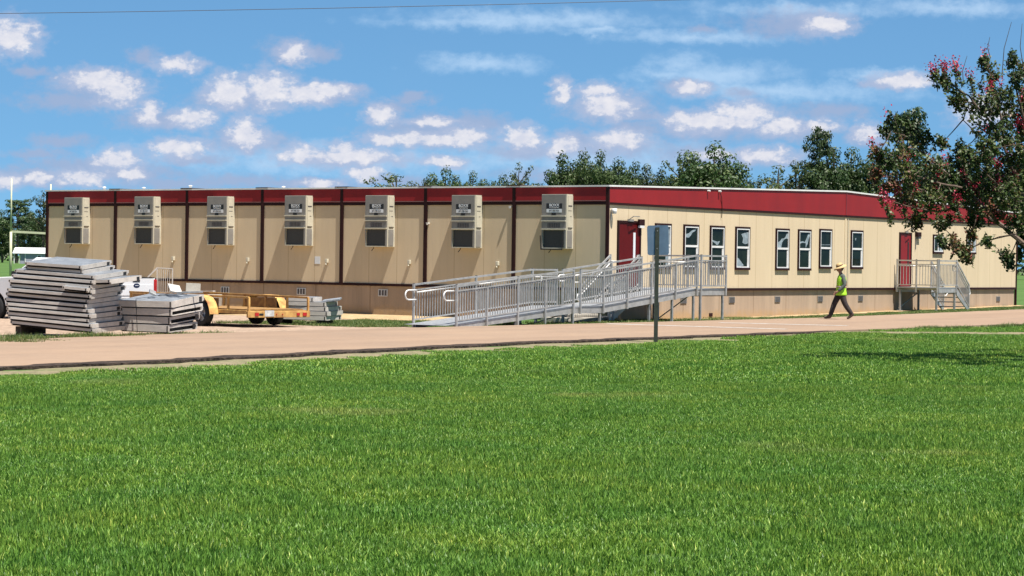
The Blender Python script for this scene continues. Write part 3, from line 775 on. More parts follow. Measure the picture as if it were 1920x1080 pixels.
for s_ in (-10.59, -7.74, -3.34, -.53): z = zramp(s_); post(ramp, s_, NY-.03, z-.22 if z > .4 else -.05, z+.92)
for a, c in ((-12, -9.1), (-9.1, -6.28), (-5.91, -4.67), (-4.67, -1.96), (-1.96, .78), (1.04, 2.62)):
    rail_panel(ramp, (a+.03, NY-.03, zramp(a)), (c-.03, NY-.03, zramp(c)), hand=1)
for s_ in (-12.0, -9.1, -6.28, -5.0, -4.67, -1.96, -.2):
    z = zramp(s_); post(ramp, s_, FY+.03, z-.2 if z > .3 else -.05, z+1.08)
for a, c in ((-12, -9.1), (-9.1, -6.28), (-6.28, -5.0), (-4.67, -1.96), (-1.96, -.2)):
    rail_panel(ramp, (a+.03, FY+.03, zramp(a)), (c-.03, FY+.03, zramp(c)), hand=-1)
post(ramp, 2.62, -.12, .8, 2.08); post(ramp, 2.62, -1.45, .8, 2.08)
rail_panel(ramp, (2.62, NY, 1.0), (2.62, -1.48, 1.0), hand=0); rail_panel(ramp, (2.62, -1.42, 1.0), (2.62, -.14, 1.0), hand=1)
# rounded handrail returns at the ends
def loop(parent, x, y, z, dx, dy=0, r=.085, ln=.22):
    b = MB(); d = Vector((dx, dy, 0)); p = Vector((x, y, z)); pts = [p, p+d*ln]
    for k in range(1, 9):
        a = math.pi*k/8; pts.append(p+d*(ln+math.sin(a)*r*1.15)+Vector((0, 0, -r+math.cos(a)*r)))
    pts.append(p+Vector((0, 0, -2*r)))
    b.tube(pts, .021, 8); return b.build('handrail_return', M['alupainted'] if 0 else M['white'], parent, smooth=True)
loop(ramp, -12.0, NY+.05, .96, -1, r=.13, ln=.33); loop(ramp, -12.0, FY-.05, .96, -1, r=.13, ln=.33)
loop(ramp, -6.25, FY-.05, 1.38, 1, r=.10); loop(ramp, -5.91, NY+.05, 1.40, -1, r=.10); loop(ramp, -4.7, FY-.05, 1.40, -1, r=.09)
loop(ramp, .8, NY+.06, 1.84, 1, r=.08, ln=.1); loop(ramp, 1.0, NY+.06, 1.84, -1, r=.08, ln=.1)
# support legs
for s_, y_ in ((-9.1, NY+.05), (-6.2, NY+.05), (-6.2, FY-.05), (-4.75, NY+.05), (-4.75, FY-.05), (-1.96, NY+.05), (-1.96, FY-.05), (-.6, NY+.05), (.70, NY+.05), (.70, FY-.05), (2.55, NY+.05), (2.55, -.2), (-.1, -.2), (1.0, NY-.03), (-7.0, FY-.05)):
    g_ = G(s_, y_); z = zramp(s_)-.1
    b = MB(); b.box(s_-.032, y_-.032, g_-.03, s_+.032, y_+.032, z); b.box(s_-.1, y_-.1, g_-.02, s_+.1, y_+.1, g_+.012)
    b.build('support_leg', M['steel'], ramp)
for p_, q_ in (((-6.2, FY, 0), (-5.6, FY, .4)), ((-6.2, NY+.1, .35), (-6.2, FY-.1, .0)), ((.7, NY+.1, .85), (.7, FY-.1, .05))):
    b = MB(); b.bar(p_, q_, .03); b.build('cross_brace', M['steel'], ramp)
def stairs(parent, x0, dirx, y0, y1, ztop, zbot, n, run=.29):
    st_ = MB(); rise = (ztop-zbot)/n
    x1 = x0+dirx*run*n
    for y in (y0, y1):
        st_.prism([(x0, ztop-.02), (x0, ztop-.30), (x1-dirx*.10, zbot), (x1, zbot), (x1, zbot+.10)], I4, y-.02, y+.02)
    root = st_.build('stairs', M['alu'], parent)
    for i in range(1, n):
        z = ztop-rise*i; a = x0+dirx*run*(i-1)+dirx*.02; c = x0+dirx*run*i+dirx*.03
        t_ = MB(); t_.box(min(a, c), y0+.02, z-.04, max(a, c), y1-.02, z); t_.build('tread', M['aluplate'], root)
    for y in (y0, y1):
        p0, p1 = Vector((x0, y, ztop)), Vector((x1, y, zbot+.05)); r_ = MB(); Z = Vector((0, 0, 1))
        r_.bar(p0+Z*1.03, p1+Z*1.0, .05); r_.bar(p0+Z*.88, p1+Z*.85, .035); r_.bar(p0+Z*.14, p1+Z*.14, .035)
        for k in range(1, 13):
            q = p0.lerp(p1, k/13); r_.bar(q+Z*.14, q+Z*.87, .02)
        r_.bar(p1-Z*.05, p1+Z*1.02, .05); r_.bar(p0-Z*.15, p0+Z*1.06, .05)
        rr = r_.build('stair_railing', M['alu'], root)
        h = MB(); sd = Vector((0, .06 if y == y0 else -.06, 0))
        pts = [p0+Z*.84+sd-Vector((dirx*.3, 0, 0)), p0+Z*.84+sd, p1+Z*.80+sd, p1+Z*.80+sd+Vector((dirx*.22, 0, 0)), p1+Z*.66+sd+Vector((dirx*.27, 0, 0)), p1+Z*.55+sd+Vector((dirx*.1, 0, 0)), p1+Z*.55+sd]
        h.tube(pts, .02, 8); h.build('handrail', M['white'], rr, smooth=True)
    return root
stairs(ramp, -.17, -1, -1.30, -.22, 1.0, -.06, 6)
b = MB(); b.box(-4.0, -1.2, -.12, -1.8, -.15, .10); b.box(-3.6, -1.1, .1, -2.0, -.2, .2)
o = b.build('step_pad', M['conc'], None, bevel=.02); o.location = W(0, 0, 0); o.rotation_euler.z = PHI
tag(o, 'pale concrete step pad on the ground under the ramp stairs', 'step pad')

land = local_frame('entry_landing', 'small aluminium landing with stairs at the far red door', 'landing')
LX0, LX1, LY, LZ = 21.1, 22.9, -1.85, 1.0
gz = G(22, -1)
deck(land, LX0, LX1, LY, -.06, LZ, LZ, 'deck')
for x_, y_ in ((LX0, LY), (LX0, -.95), (LX0, -.12), (LX1, LY), (LX0+.14, LY)): post(land, x_, y_, LZ-.2, LZ+1.09)
rail_panel(land, (LX0, LY+.03, LZ), (LX0, -.98, LZ), hand=-1); rail_panel(land, (LX0, -.92, LZ), (LX0, -.14, LZ), hand=-1)
rail_panel(land, (LX0+.17, LY, LZ), (LX1-.03, LY, LZ), pitch=.13)
for x_, y_ in ((LX0+.05, LY+.05), (LX1-.05, LY+.05), (LX0+.05, -.25), (LX1-.05, -.25)):
    b = MB(); b.box(x_-.035, y_-.035, gz-.05, x_+.035, y_+.035, LZ-.1); b.box(x_-.1, y_-.1, gz-.02, x_+.1, y_+.1, gz+.015); b.build('support_leg', M['steel'], land)
stairs(land, LX1+.02, 1, LY, -.75, LZ, gz-.02, 5, .245)
b = MB(); b.bar((LX0+.05, -.2, gz+.1), (LX1-.05, -.2, LZ-.25), .04); b.build('cross_brace', M['steel'], land)
loop(land, LX1+.02, LY+.06, LZ+.9, -1, r=.12, ln=.15)
# ------------------------------------------------------------------ stacked aluminium panels
def panel(name, L_, Wd, th, seed, gap=.40, channel=False):
    """deck panel: near corner at the origin, runs to -x and +y; front rail with a shadow gap, closed right end"""
    r = random.Random(seed); b = MB(); g = th*gap
    b.mat(M['panelgrey']); b.box(-L_+.01, .01, th-.008, -.01, Wd-.01, th)
    nb = int(Wd/.16)
    for i in range(nb): y = .02+(Wd-.04)*i/nb; b.box(-L_+.03, y, th, -.03, y+.1, th+.003)
    b.mat(M['alupainted'])
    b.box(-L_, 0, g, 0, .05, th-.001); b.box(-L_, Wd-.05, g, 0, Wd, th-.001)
    if channel:      # open channel on the right-hand end: two lips and a black block as the hollow's shade
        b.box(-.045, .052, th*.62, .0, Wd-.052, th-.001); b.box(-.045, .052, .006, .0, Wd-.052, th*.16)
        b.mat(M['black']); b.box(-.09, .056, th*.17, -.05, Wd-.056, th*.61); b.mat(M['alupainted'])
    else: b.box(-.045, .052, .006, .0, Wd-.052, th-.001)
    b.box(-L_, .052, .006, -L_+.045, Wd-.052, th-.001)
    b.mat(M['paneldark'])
    b.box(-L_+.05, .014, .0, -.05, Wd-.05, th*.6)  # near-black block painted in as the shade of the gap
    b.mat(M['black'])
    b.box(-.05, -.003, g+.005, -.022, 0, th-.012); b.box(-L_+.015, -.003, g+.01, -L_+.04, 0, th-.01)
    if r.random() < .5: b.box(.0005, Wd*.84, .01, .003, Wd*.93, th*.8)
    return b.build(name, None, None)
ordn = ['lowest', 'second from the ground', 'third from the ground', 'fourth from the ground', 'fifth from the ground', 'sixth from the ground', 'seventh from the ground', 'seventh from the top',
        'sixth from the top', 'fifth from the top', 'fourth from the top', 'third from the top', 'second from the top', 'topmost']
def place(o, base, rz, tx, ty):
    o.matrix_world = Matrix.Translation(base) @ Matrix.Rotation(rz, 4, 'Z') @ Matrix.Rotation(ty, 4, 'Y') @ Matrix.Rotation(tx, 4, 'X')
def Zmat(p, rz): return Matrix.Translation(p) @ Matrix.Rotation(rz, 4, 'Z')
RZ = R(-18)
P1 = Vector((-9.40, 50.55, .02)); r = random.Random(5); pr = Zmat(P1, RZ)
z = .02
for k in range(14):
    th = .102
    upper = k >= 12; L_ = 2.08 if k < 10 else (2.05, 2.02, 1.45, 1.4)[k-10]; w_ = 1.6 if k < 12 else 1.5
    ox = r.uniform(-.02, .02) - (.0, .03, .10, .05, .10, .14, .16, .06, .05, .02, .0, .0, .34, .34)[k] + .05; oy = r.uniform(-.03, .04)+(.10 if upper else 0)
    tx = R(1.4 + .28*k + r.uniform(-.15, .15)); ty = R(3.7 - .06*k + r.uniform(-.3, .3))
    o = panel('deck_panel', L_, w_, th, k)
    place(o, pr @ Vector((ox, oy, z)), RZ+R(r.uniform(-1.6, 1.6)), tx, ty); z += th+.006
    tag(o, f'grey aluminium deck panel, {ordn[k]} in the tall stack at the left', 'deck panel', 'deck panels stacked by the road')
o = panel('deck_panel', .62, .5, .10, 40); place(o, pr @ Vector((-.02, -.13, .93)), RZ, R(3), R(4))
tag(o, 'short aluminium panel piece jutting from the upper front of the tall stack', 'deck panel', 'deck panels stacked by the road')
o = panel('deck_panel', .55, 1.35, .11, 41); place(o, pr @ Vector((.42, .12, 1.12)), RZ-R(4), R(4), R(-2))
tag(o, 'narrow panel slid out over the right end of the tall stack', 'deck panel', 'deck panels stacked by the road')
b = MB(); b.box(-2.0, .2, -.06, -1.85, 1.3, .13); o = b.build('timber_block', M['pbark']); place(o, pr @ Vector((0, 0, 0)), RZ, 0, 0)
tag(o, 'weathered timber block under the left end of the tall stack', 'timber block')

P2 = Vector((-7.83, 51.75, .01)); pr = Zmat(P2, RZ+R(2)); z = .02
for k in range(4):
    th = .175 if k < 3 else .16
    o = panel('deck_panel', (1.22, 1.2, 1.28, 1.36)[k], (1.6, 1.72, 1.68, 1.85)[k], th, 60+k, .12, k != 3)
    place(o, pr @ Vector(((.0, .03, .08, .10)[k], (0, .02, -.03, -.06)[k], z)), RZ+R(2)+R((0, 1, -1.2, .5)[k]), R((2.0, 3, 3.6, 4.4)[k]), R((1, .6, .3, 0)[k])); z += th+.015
    tag(o, 'deep grey aluminium panel, %s in the low stack beside the tall one' % ('lowest', 'second from the ground', 'third from the ground', 'topmost')[k], 'deck panel', 'deck panels in the low stack')
b = MB()
for a, c in (((-.78, -.09, .78), (-.74, -.085, .02)), ((-.78, -.09, .79), (-.55, 1.7, .93)),): b.bar(a, c, .022, .006)
b.bar((-.50, .5, .86), (-.1, 1.0, .90), .03, .01); b.bar((-.65, .9, .88), (.1, .75, .9), .03, .01)
o = b.build('tie_strap', M['black']); place(o, P2, RZ+R(2), 0, 0); tag(o, 'thin black strap tied over the low panel stack', 'strap')
def slab(name, m, c, size, rz, rx, ry, label, cat):
    b = MB(); b.box(-size[0]/2, -size[1]/2, -size[2]/2, size[0]/2, size[1]/2, size[2]/2); o = b.build(name, m, None, bevel=.006)
    o.matrix_world = Matrix.Translation(c) @ Matrix.Rotation(rz, 4, 'Z') @ Matrix.Rotation(rx, 4, 'X') @ Matrix.Rotation(ry, 4, 'Y'); return tag(o, label, cat)
T2 = lambda x, y, z: Matrix.Translation(P2) @ Matrix.Rotation(RZ+R(2), 4, 'Z') @ Vector((x, y, z))
slab('offcut_plate', M['alu'], T2(-.70, .62, .93), (.16, .22, .05), R(10), R(20), R(25), 'small bright metal offcut on the front of the low stack', 'metal offcut')
slab('offcut_plate', M['alupainted'], T2(-.38, 1.15, 1.02), (.30, .30, .04), R(25), R(35), R(12), 'tilted grey plate offcut on top of the low stack', 'metal offcut')
slab('offcut_plate', M['conc'], T2(-.05, 1.45, 1.05), (.34, .05, .20), R(10), R(-6), R(2), 'upright pale plate offcut at the back of the low stack', 'metal offcut')
slab('metal_tube', M['steel'], T2(.02, 1.1, .945), (.62, .05, .05), R(-6), 0, R(-3), 'grey metal tube lying across the low stack', 'metal tube')

P3 = Vector((-5.2, 63.4, G(-13, 1))); pr = Zmat(P3, RZ); z = .12
for k in range(5):
    L_ = (1.75, 1.8, 1.7, 1.65, .85)[k]; w_ = (1.15, 1.2, 1.12, 1.0, .8)[k]
    o = panel('deck_panel', L_, w_, .125, 80+k, .12)
    ox = (0, .04, -.02, -.05, -.42)[k]
    place(o, pr @ Vector((ox, .02*k, z)), RZ+R((0, 1, -1, 2, 5)[k]), R(1), R(.5)); z += .13
    tag(o, 'grey metal panel, %s in the stack behind the yellow trailer' % ('lowest', 'second from the ground', 'middle', 'second from the top', 'topmost')[k], 'deck panel', 'deck panels behind the trailer')
for k, x_ in enumerate((-1.5, -.25)):
    b = MB(); b.box(x_-.06, .05, -.03, x_+.06, 1.0, .115); o = b.build('timber_block', M['pbark']); place(o, P3, RZ, 0, 0)
    tag(o, ('left' if k == 0 else 'right') + ' dark timber block under the panel stack behind the trailer', 'timber block')
o = slab('panel_offcut', M['panelgrey'], pr @ Vector((-.05, .55, .70)), (.5, .8, .05), 0, R(2), R(-8), 'slanted grey panel piece leaning on the right of the stack behind the trailer', 'metal offcut')

# ------------------------------------------------------------------ wheels
def wheel(parent, x, y, r, w, side, hub=.55, name='wheel'):
    n = 28; b = MB(); prof = [(-w/2, r*.62), (-w/2, r*.90), (-w/2+.03, r*.985), (0, r), (w/2-.03, r*.985), (w/2, r*.90), (w/2, r*.62)]
    vs = []
    for k in range(n):
        a = 2*math.pi*k/n
        for (yy, rr) in prof: vs.append((x+rr*math.cos(a), y+yy, r+rr*math.sin(a)))
    m_ = len(prof)
    b.add(vs, [(k*m_+i, k*m_+i+1, ((k+1) % n)*m_+i+1, ((k+1) % n)*m_+i) for k in range(n) for i in range(m_-1)])
    t = b.build(name, M['rubber'], parent, smooth=True)
    q = MB(); ys = y+side*w*.5
    q.tube([(x, ys-side*.10, r), (x, ys-side*.03, r)], [r*.63, r*.63], 24)
    for k in range(5):
        a = 2*math.pi*k/5; q.bar((x, ys-side*.015, r), (x+r*.56*math.cos(a), ys-side*.02, r+r*.56*math.sin(a)), .08, .03)
    q.tube([(x, ys-side*.03, r), (x, ys+side*.01, r)], [r*.2, r*.15], 12)
    q.build('rim', M['rim'], t); return t
def arch(cx, r, z0, n=10):
    return [(cx+r*math.cos(math.pi*k/n), z0+r*math.sin(math.pi*k/n)) for k in range(n+1)]

# ------------------------------------------------------------------ pickup
tk = empty('pickup_truck', 'white pickup truck parked behind the tall panel stack with its tailgate showing', 'pickup truck', (-10.81, 65.17, -.155), R(150))
zb = .42
prof = [(.05, zb)] + [(1.25-.46, zb)] + [(1.25+.46*math.cos(math.pi*(1-k/10)), .40+.46*math.sin(math.pi*k/10)) for k in range(1, 10)] + [(1.25+.46, zb)] \
     + [(4.6-.46, zb)] + [(4.6+.46*math.cos(math.pi*(1-k/10)), .40+.46*math.sin(math.pi*k/10)) for k in range(1, 10)] + [(4.6+.46, zb), (5.42, zb), (5.48, .75), (5.44, 1.12), (5.2, 1.22), (4.0, 1.28), (2.0, 1.28), (2.0, .93), (.05, .93)]
b = MB(); b.prism(prof, I4, -.92, .92)
b.box(.05, -.92, .93, 2.0, -.86, 1.30); b.box(.05, .86, .93, 2.0, .92, 1.30); b.box(1.95, -.86, .93, 2.0, .86, 1.30)
body = b.build('body', M['carwhite'], tk, bevel=.025)
b = MB(); w0, w1 = .88, .70
lo = [(2.0, 1.28), (4.05, 1.28)]; hi = [(2.1, 1.84), (3.25, 1.86)]
vs = [(lo[0][0], -w0, 1.28), (lo[1][0], -w0, 1.28), (lo[1][0], w0, 1.28), (lo[0][0], w0, 1.28), (2.12, -w1, 1.82), (3.2, -w1, 1.86), (3.2, w1, 1.86), (2.12, w1, 1.82)]
b.add(vs, [(3, 2, 1, 0), (4, 5, 6, 7), (0, 1, 5, 4), (1, 2, 6, 5), (2, 3, 7, 6), (3, 0, 4, 7)]); b.build('cab', M['carwhite'], tk, bevel=.06)
b = MB()
for sg_ in (-1, 1):
    for xa, xb, ta, tb in ((2.15, 2.95, 2.22, 2.95), (3.02, 3.85, 3.02, 3.24)):
        q0, q1 = .885*sg_, .735*sg_
        b.add([(xa, q0+.004*sg_, 1.33), (xb, q0+.004*sg_, 1.33), (tb, q1+.012*sg_, 1.76), (ta, q1+.012*sg_, 1.76)], [(0, 1, 2, 3)])
b.add([(3.99, -.78, 1.34), (3.99, .78, 1.34), (3.31, .64, 1.80), (3.31, -.64, 1.80)], [(0, 1, 2, 3)])
b.add([(2.0, -.78, 1.34), (2.0, .78, 1.34), (2.095, .64, 1.76), (2.095, -.64, 1.76)], [(0, 1, 2, 3)])
b.build('windows', M['carglass'], tk)
b = MB(); b.box(.0, -.80, .72, .05, .80, 1.30); b.box(-.015, -.74, .80, 0, .74, 1.12); tg = b.build('tailgate', M['carwhite'], tk, bevel=.02)
b = MB(); b.box(-.012, -.16, 1.20, -.001, .16, 1.305); b.box(-.004, -.80, 1.302, .05, .80, 1.33); b.build('tailgate_handle', M['black'], tg)
b = MB(); n = 20
b.add([(-.022, .14*math.cos(2*math.pi*k/n), 1.09+.062*math.sin(2*math.pi*k/n)) for k in range(n)]+[(-.016, .14*math.cos(2*math.pi*k/n), 1.09+.062*math.sin(2*math.pi*k/n)) for k in range(n)], [tuple(range(n)), tuple(range(n, 2*n))]+[(k, (k+1) % n, n+(k+1) % n, n+k) for k in range(n)])
em = b.build('oval_emblem', M['blue'], tg)
b = MB(); b.box(-.026, -.075, 1.083, -.0225, .075, 1.098); b.build('emblem_script', M['signwht'], tg)
for sg_ in (-1, 1):
    b = MB(); b.box(-.02, min(sg_*.80, sg_*.93), .86, .10, max(sg_*.80, sg_*.93), 1.26); b.build('tail_light', M['tail'], tk, bevel=.02)
b = MB(); b.box(-.14, -.9, .46, .03, .9, .68); b.build('bumper', M['steel'], tk, bevel=.03)
b = MB(); b.box(-.145, -.17, .50, -.141, .17, .65); b.build('licence_plate', M['plate'], tk)
for x_ in (1.25, 4.6):
    for sg_ in (-1, 1): wheel(tk, x_, sg_*.80, .385, .24, sg_)
b = MB(); b.box(3.55, .93, 1.28, 3.75, 1.12, 1.45); b.box(3.55, -1.12, 1.28, 3.75, -.93, 1.45); b.build('side_mirror', M['black'], tk, bevel=.03)
b = MB(); b.box(5.40, -.85, .5, 5.52, .85, .72); b.build('front_bumper', M['black'], tk, bevel=.03)
for sg_ in (-1, 1):
    b = MB(); b.box(5.38, min(sg_*.6, sg_*.9), .9, 5.47, max(sg_*.6, sg_*.9), 1.08); b.build('headlight', M['plate'], tk, bevel=.02)

# ------------------------------------------------------------------ trailer
tr = empty('utility_trailer', 'yellow rusty tandem axle utility trailer parked beside the panel stacks', 'trailer', (-6.235, 60.65, G(-16, 1.2)), math.pi-R(48))
TL, HW = 5.8, .975
b = MB()
for sg_ in (-1, 1): b.box(0.04, sg_*HW-.05, .36, TL, sg_*HW+.05, .46)
b.box(0.06, -HW+.05, .37, .14, HW-.05, .45)
for x_ in (1.4, 2.2, 3.0, 4.2): b.box(x_, -HW+.05, .37, x_+.07, HW-.05, .44)
b.box(TL-.08, -HW+.05, .36, TL, HW-.05, .46)
b.bar((TL, HW-.05, .42), (TL+1.2, 0, .42), .09); b.bar((TL, -HW+.05, .42), (TL+1.2, 0, .42), .09)
b.build('chassis', M['yellow'], tr, bevel=.006)
b = MB(); b.box(.15, -HW+.055, .465, TL-.09, HW-.055, .49); b.build('deck', M['rust'], tr)
b = MB(); b.box(-.03, -HW-.05, .27, .035, HW+.05, .44); bp_ = b.build('rear_bumper', M['yellow'], tr, bevel=.006)
for y_, w_, h_ in ((.74, .12, .085), (-.62, .10, .07), (-.84, .13, .085), (.10+.0, .03, .03), (-.1, .03, .03)):
    b = MB(); b.box(-.05, y_-w_/2, .355-h_/2, -.031, y_+w_/2, .355+h_/2); b.build('rear_light', M['tail'], bp_)
b = MB(); b.box(-.045, .18, .30, -.033, .48, .46); b.build('licence_plate', M['plate'], bp_)
b = MB(); b.box(-.04, .52, .33, -.031, .66, .38); b.build('dark_slot', M['black'], bp_)
for sg_ in (-1, 1):
    b = MB(); b.bar((0.0, sg_*HW, .80), (TL, sg_*HW, .84), .055)
    for x_ in (.0, .95, 1.95, 2.95, 3.95, 4.9, 5.75): b.bar((x_, sg_*HW, .44), (x_, sg_*HW, .80+.04*x_/TL), .055)
    b.build('side_rail', M['yellow'], tr, bevel=.004)
b = MB(); b.bar((0, -HW, .80), (0, HW, .80), .02, .05)
# fenders: a bent sheet over both wheels
for sg_ in (-1, 1):
    f = MB(); pts = [(1.32, .33), (1.36, .50), (1.45, .66), (1.6, .78), (1.8, .835), (2.25, .845), (2.70, .835), (2.92, .77), (3.06, .65), (3.14, .5), (3.17, .38)]
    y0_, y1_ = sg_*(HW+.055), sg_*(HW+.34)
    vs = [];
    for (x_, z_) in pts: vs += [(x_, y0_, z_), (x_, y1_, z_), (x_, y1_, z_-.035), ]
    fs = []
    for i in range(len(pts)-1): o_ = 3*i; fs += [(o_, o_+1, o_+4, o_+3), (o_+1, o_+2, o_+5, o_+4)]
    f.add(vs, fs); o = f.build('fender', M['yellow'], tr); sd = o.modifiers.new('thickness', 'SOLIDIFY'); sd.thickness = .008
    f = MB(); f.box(1.42, sg_*HW-.012*sg_-.008, .50, 3.0, sg_*HW-.012*sg_+.008, .76); f.build('inner_panel', M['rust'], tr)
    for x_ in (1.80, 2.66): wheel(tr, x_, sg_*(HW+.20), .345, .21, sg_)
f = MB(); f.bar((1.80, -HW-.1, .345), (1.80, HW+.1, .345), .07); f.bar((2.66, -HW-.1, .345), (2.66, HW+.1, .345), .07); f.build('axle', M['black'], tr)
f = MB()
for k in range(3): f.box(TL-.05, -HW+.03, .50+.115*k, TL-.01, HW-.03, .607+.115*k)
f.build('front_board', M['wood'], tr)
f = MB(); f.box(4.6, HW-.034, .50, 5.7, HW-.016, .80); f.build('side_board', M['wood'], tr)
f = MB(); f.bar((TL+1.0, 0, 0), (TL+1.0, 0, .6), .05); f.build('jack_stand', M['steel'], tr)
def on_trailer(x, y, z): return Matrix.Translation(tr.location) @ Matrix.Rotation(tr.rotation_euler.z, 4, 'Z') @ Vector((x, y, z))
slab('scrap_sheet', M['conc'], on_trailer(3.3, -.2, .66), (.4, .05, .32), R(20), R(8), 0, 'pale scrap sheet standing on the trailer deck', 'scrap sheet')
slab('scrap_sheet', M['alu'], on_trailer(4.2, .1, .70), (.5, .05, .36), R(100), R(12), 0, 'bright scrap sheet leaning near the front of the trailer', 'scrap sheet')
slab('long_board', M['alupainted'], on_trailer(3.1, .85, .89), (2.6, .09, .03), math.pi-R(48), 0, R(2), 'long thin board lying along the trailer side rail', 'board')
f = MB(); f.tube([(0, 0, 0), (0, 0, .05), (.0, 0, .17), (0, 0, .19)], [.09, .10, .11, .09], 12); o = f.build('white_bucket', M['white'], None, smooth=True); o.location = on_trailer(3.35, .3, .492)
tag(o, 'small white bucket standing on the trailer deck', 'bucket')

# portable steps with one railing against the narrow side
ps = empty('portable_steps', 'small metal steps with a baluster railing showing above the pickup tailgate', 'steps', (-11.55, 74.2, G(-7, 13)), 0)
f = MB(); f.box(0, -.5, .55, .8, .5, .6); f.build('top_step', M['aluplate'], ps)
for x_, y_ in ((.05, -.45), (.75, -.45), (.05, .45), (.75, .45)): f = MB(); f.box(x_-.03, y_-.03, -.05, x_+.03, y_+.03, .55); f.build('leg', M['alu'], ps)
f = MB(); f.bar((-.55, -.47, .95), (0, -.47, 1.52), .045); f.bar((0, -.47, 1.52), (.5, -.47, 1.50), .03); f.bar((0, -.47, .56), (0, -.47, 1.52), .035); f.bar((.5, -.47, .56), (.5, -.47, 1.5), .035)
for k in range(6): f.bar((.07*k+.06, -.47, .56), (.07*k+.06, -.47, 1.5), .014)
f.bar((-.55, -.47, 0), (-.55, -.47, .95), .04); f.build('railing', M['alupainted'], ps)

# ------------------------------------------------------------------ sign seen from behind
sgn = empty('road_sign', 'grey metal sign seen from behind on a dark green post in the lawn', 'sign', (3.265, 51.2, 0))
f = MB()
f.box(-.032, -.012, -.3, .032, .0, 2.60); f.box(-.045, -.012, -.3, -.032, .03, 2.60); f.box(.032, -.012, -.3, .045, .03, 2.60)
f.build('post', M['post'], sgn)
pl = []; w_, h_, r_ = .245, .335, .05
for cx, cz, a0 in ((w_-r_, h_-r_, 0), (-w_+r_, h_-r_, 90), (-w_+r_, -h_+r_, 180), (w_-r_, -h_+r_, 270)):
    for k in range(6): a = R(a0+18*k); pl.append((cx+r_*math.cos(a), cz+r_*math.sin(a)))
f = MB(); f.prism(pl, Matrix.Translation((.02, .035, 2.31)) @ Matrix.Rotation(R(-2), 4, 'Y') @ Matrix.Rotation(R(6), 4, 'Z'), 0, .004); f.build('sign_plate', M['signback'], sgn)
f = MB()
for z_ in (2.12, 2.52): f.tube([(0, -.02, z_), (0, .05, z_)], .012, 8)
f.build('bolt', M['steel'], sgn)

# ------------------------------------------------------------------ goalpost and shed far to the left
gp = empty('goalpost', 'pale yellow football goalpost standing beyond the left end of the building', 'goalpost', (-38.3, 173, 0))
f = MB(); f.tube([(0, 0, -.2), (0, 0, 3.5)], .10, 10); f.tube([(.55, 12, -.2), (.55, 12, 3.5)], .10, 10); f.build('base_post', M['goal'], gp, smooth=True)
f = MB(); f.tube([(0, 0, 3.5), (0, 0, 7.55)], .06, 8); f.build('upright', M['goal'], gp, smooth=True)
f = MB(); f.tube([(.55, 12, 3.5), (.55, 12, 7.55)], .06, 8); f.build('upright', M['goal'], gp, smooth=True)
f = MB(); f.bar((0, 0, 3.52), (.55, 12, 3.52), .17); f.build('crossbar', M['goal'], gp)
sh = empty('garden_shed', 'small lilac shed with a white metal roof at the far edge of the field', 'shed', (-88, 400, 0), 0)
f = MB(); f.box(2.0, 0, 0, 8.0, 3.6, 2.0); f.build('wall', M['shedw'], sh)
f = MB(); f.prism([(-.3, 1.95), (1.8, 2.95), (3.9, 1.95), (3.9, 2.02), (1.8, 3.03), (-.3, 2.02)], Matrix(((0, 1, 0, 0), (1, 0, 0, 0), (0, 0, 1, 0), (0, 0, 0, 1))), -.2, 8.2); f.build('roof', M['shedr'], sh)
f = MB(); f.box(1.94, -.03, 0, 2.1, .0, 1.95); f.box(.0, -.03, 0, .14, .0, 1.95); f.box(7.9, -.03, 0, 8.05, 0, 1.95); f.box(0.9, -.02, 0, 1.0, 0, 1.95); f.build('trim', M['white'], sh)
f = MB(); f.box(4.1, -.05, .5, 4.9, -.001, 1.7); wn = f.build('window', M['white'], sh); f = MB(); f.box(4.25, -.06, .6, 4.75, -.051, 1.6); f.build('pane', M['glass'], wn)
f = MB(); f.box(1.1, .1, .1, 1.9, .14, 1.9); f.box(0, .0, 0, 2, 3.6, .08); f.build('porch', M['shedw'], sh)

# overhead wire
f = MB(); f.tube([(x_, 60, 8.60+.035*x_+.0004*(x_+4)**2-.02) for x_ in range(-70, 71, 5)], .008, 5)
tag(f.build('overhead_cable', M['wire']), 'thin dark overhead cable crossing the top of the sky', 'cable')

# ------------------------------------------------------------------ walking person
def skinned(name, verts, edges, radii, m, parent, sub=2):
    me = bpy.data.meshes.new(name); me.from_pydata(verts, edges, []); me.materials.append(m)
    o = bpy.data.objects.new(name, me); COL.objects.link(o); o.parent = parent
    sk = o.modifiers.new('skin', 'SKIN'); sk.use_smooth_shade = True
    ly = me.skin_vertices[0] if me.skin_vertices else None
    if ly is None:
        bm = bmesh.new(); bm.from_mesh(me); bm.verts.layers.skin.verify(); bm.to_mesh(me); bm.free(); ly = me.skin_vertices[0]
    for i, rr in enumerate(radii):
        ly.data[i].radius = (rr, rr) if not isinstance(rr, tuple) else rr
    ly.data[0].use_root = True
    sb = o.modifiers.new('subdiv', 'SUBSURF'); sb.levels = sub; sb.render_levels = sub
    return o
pz = .03
per = empty('person', 'person in a straw hat and yellow-green safety vest walking left along the road', 'person', (10.84, 74.7, pz))
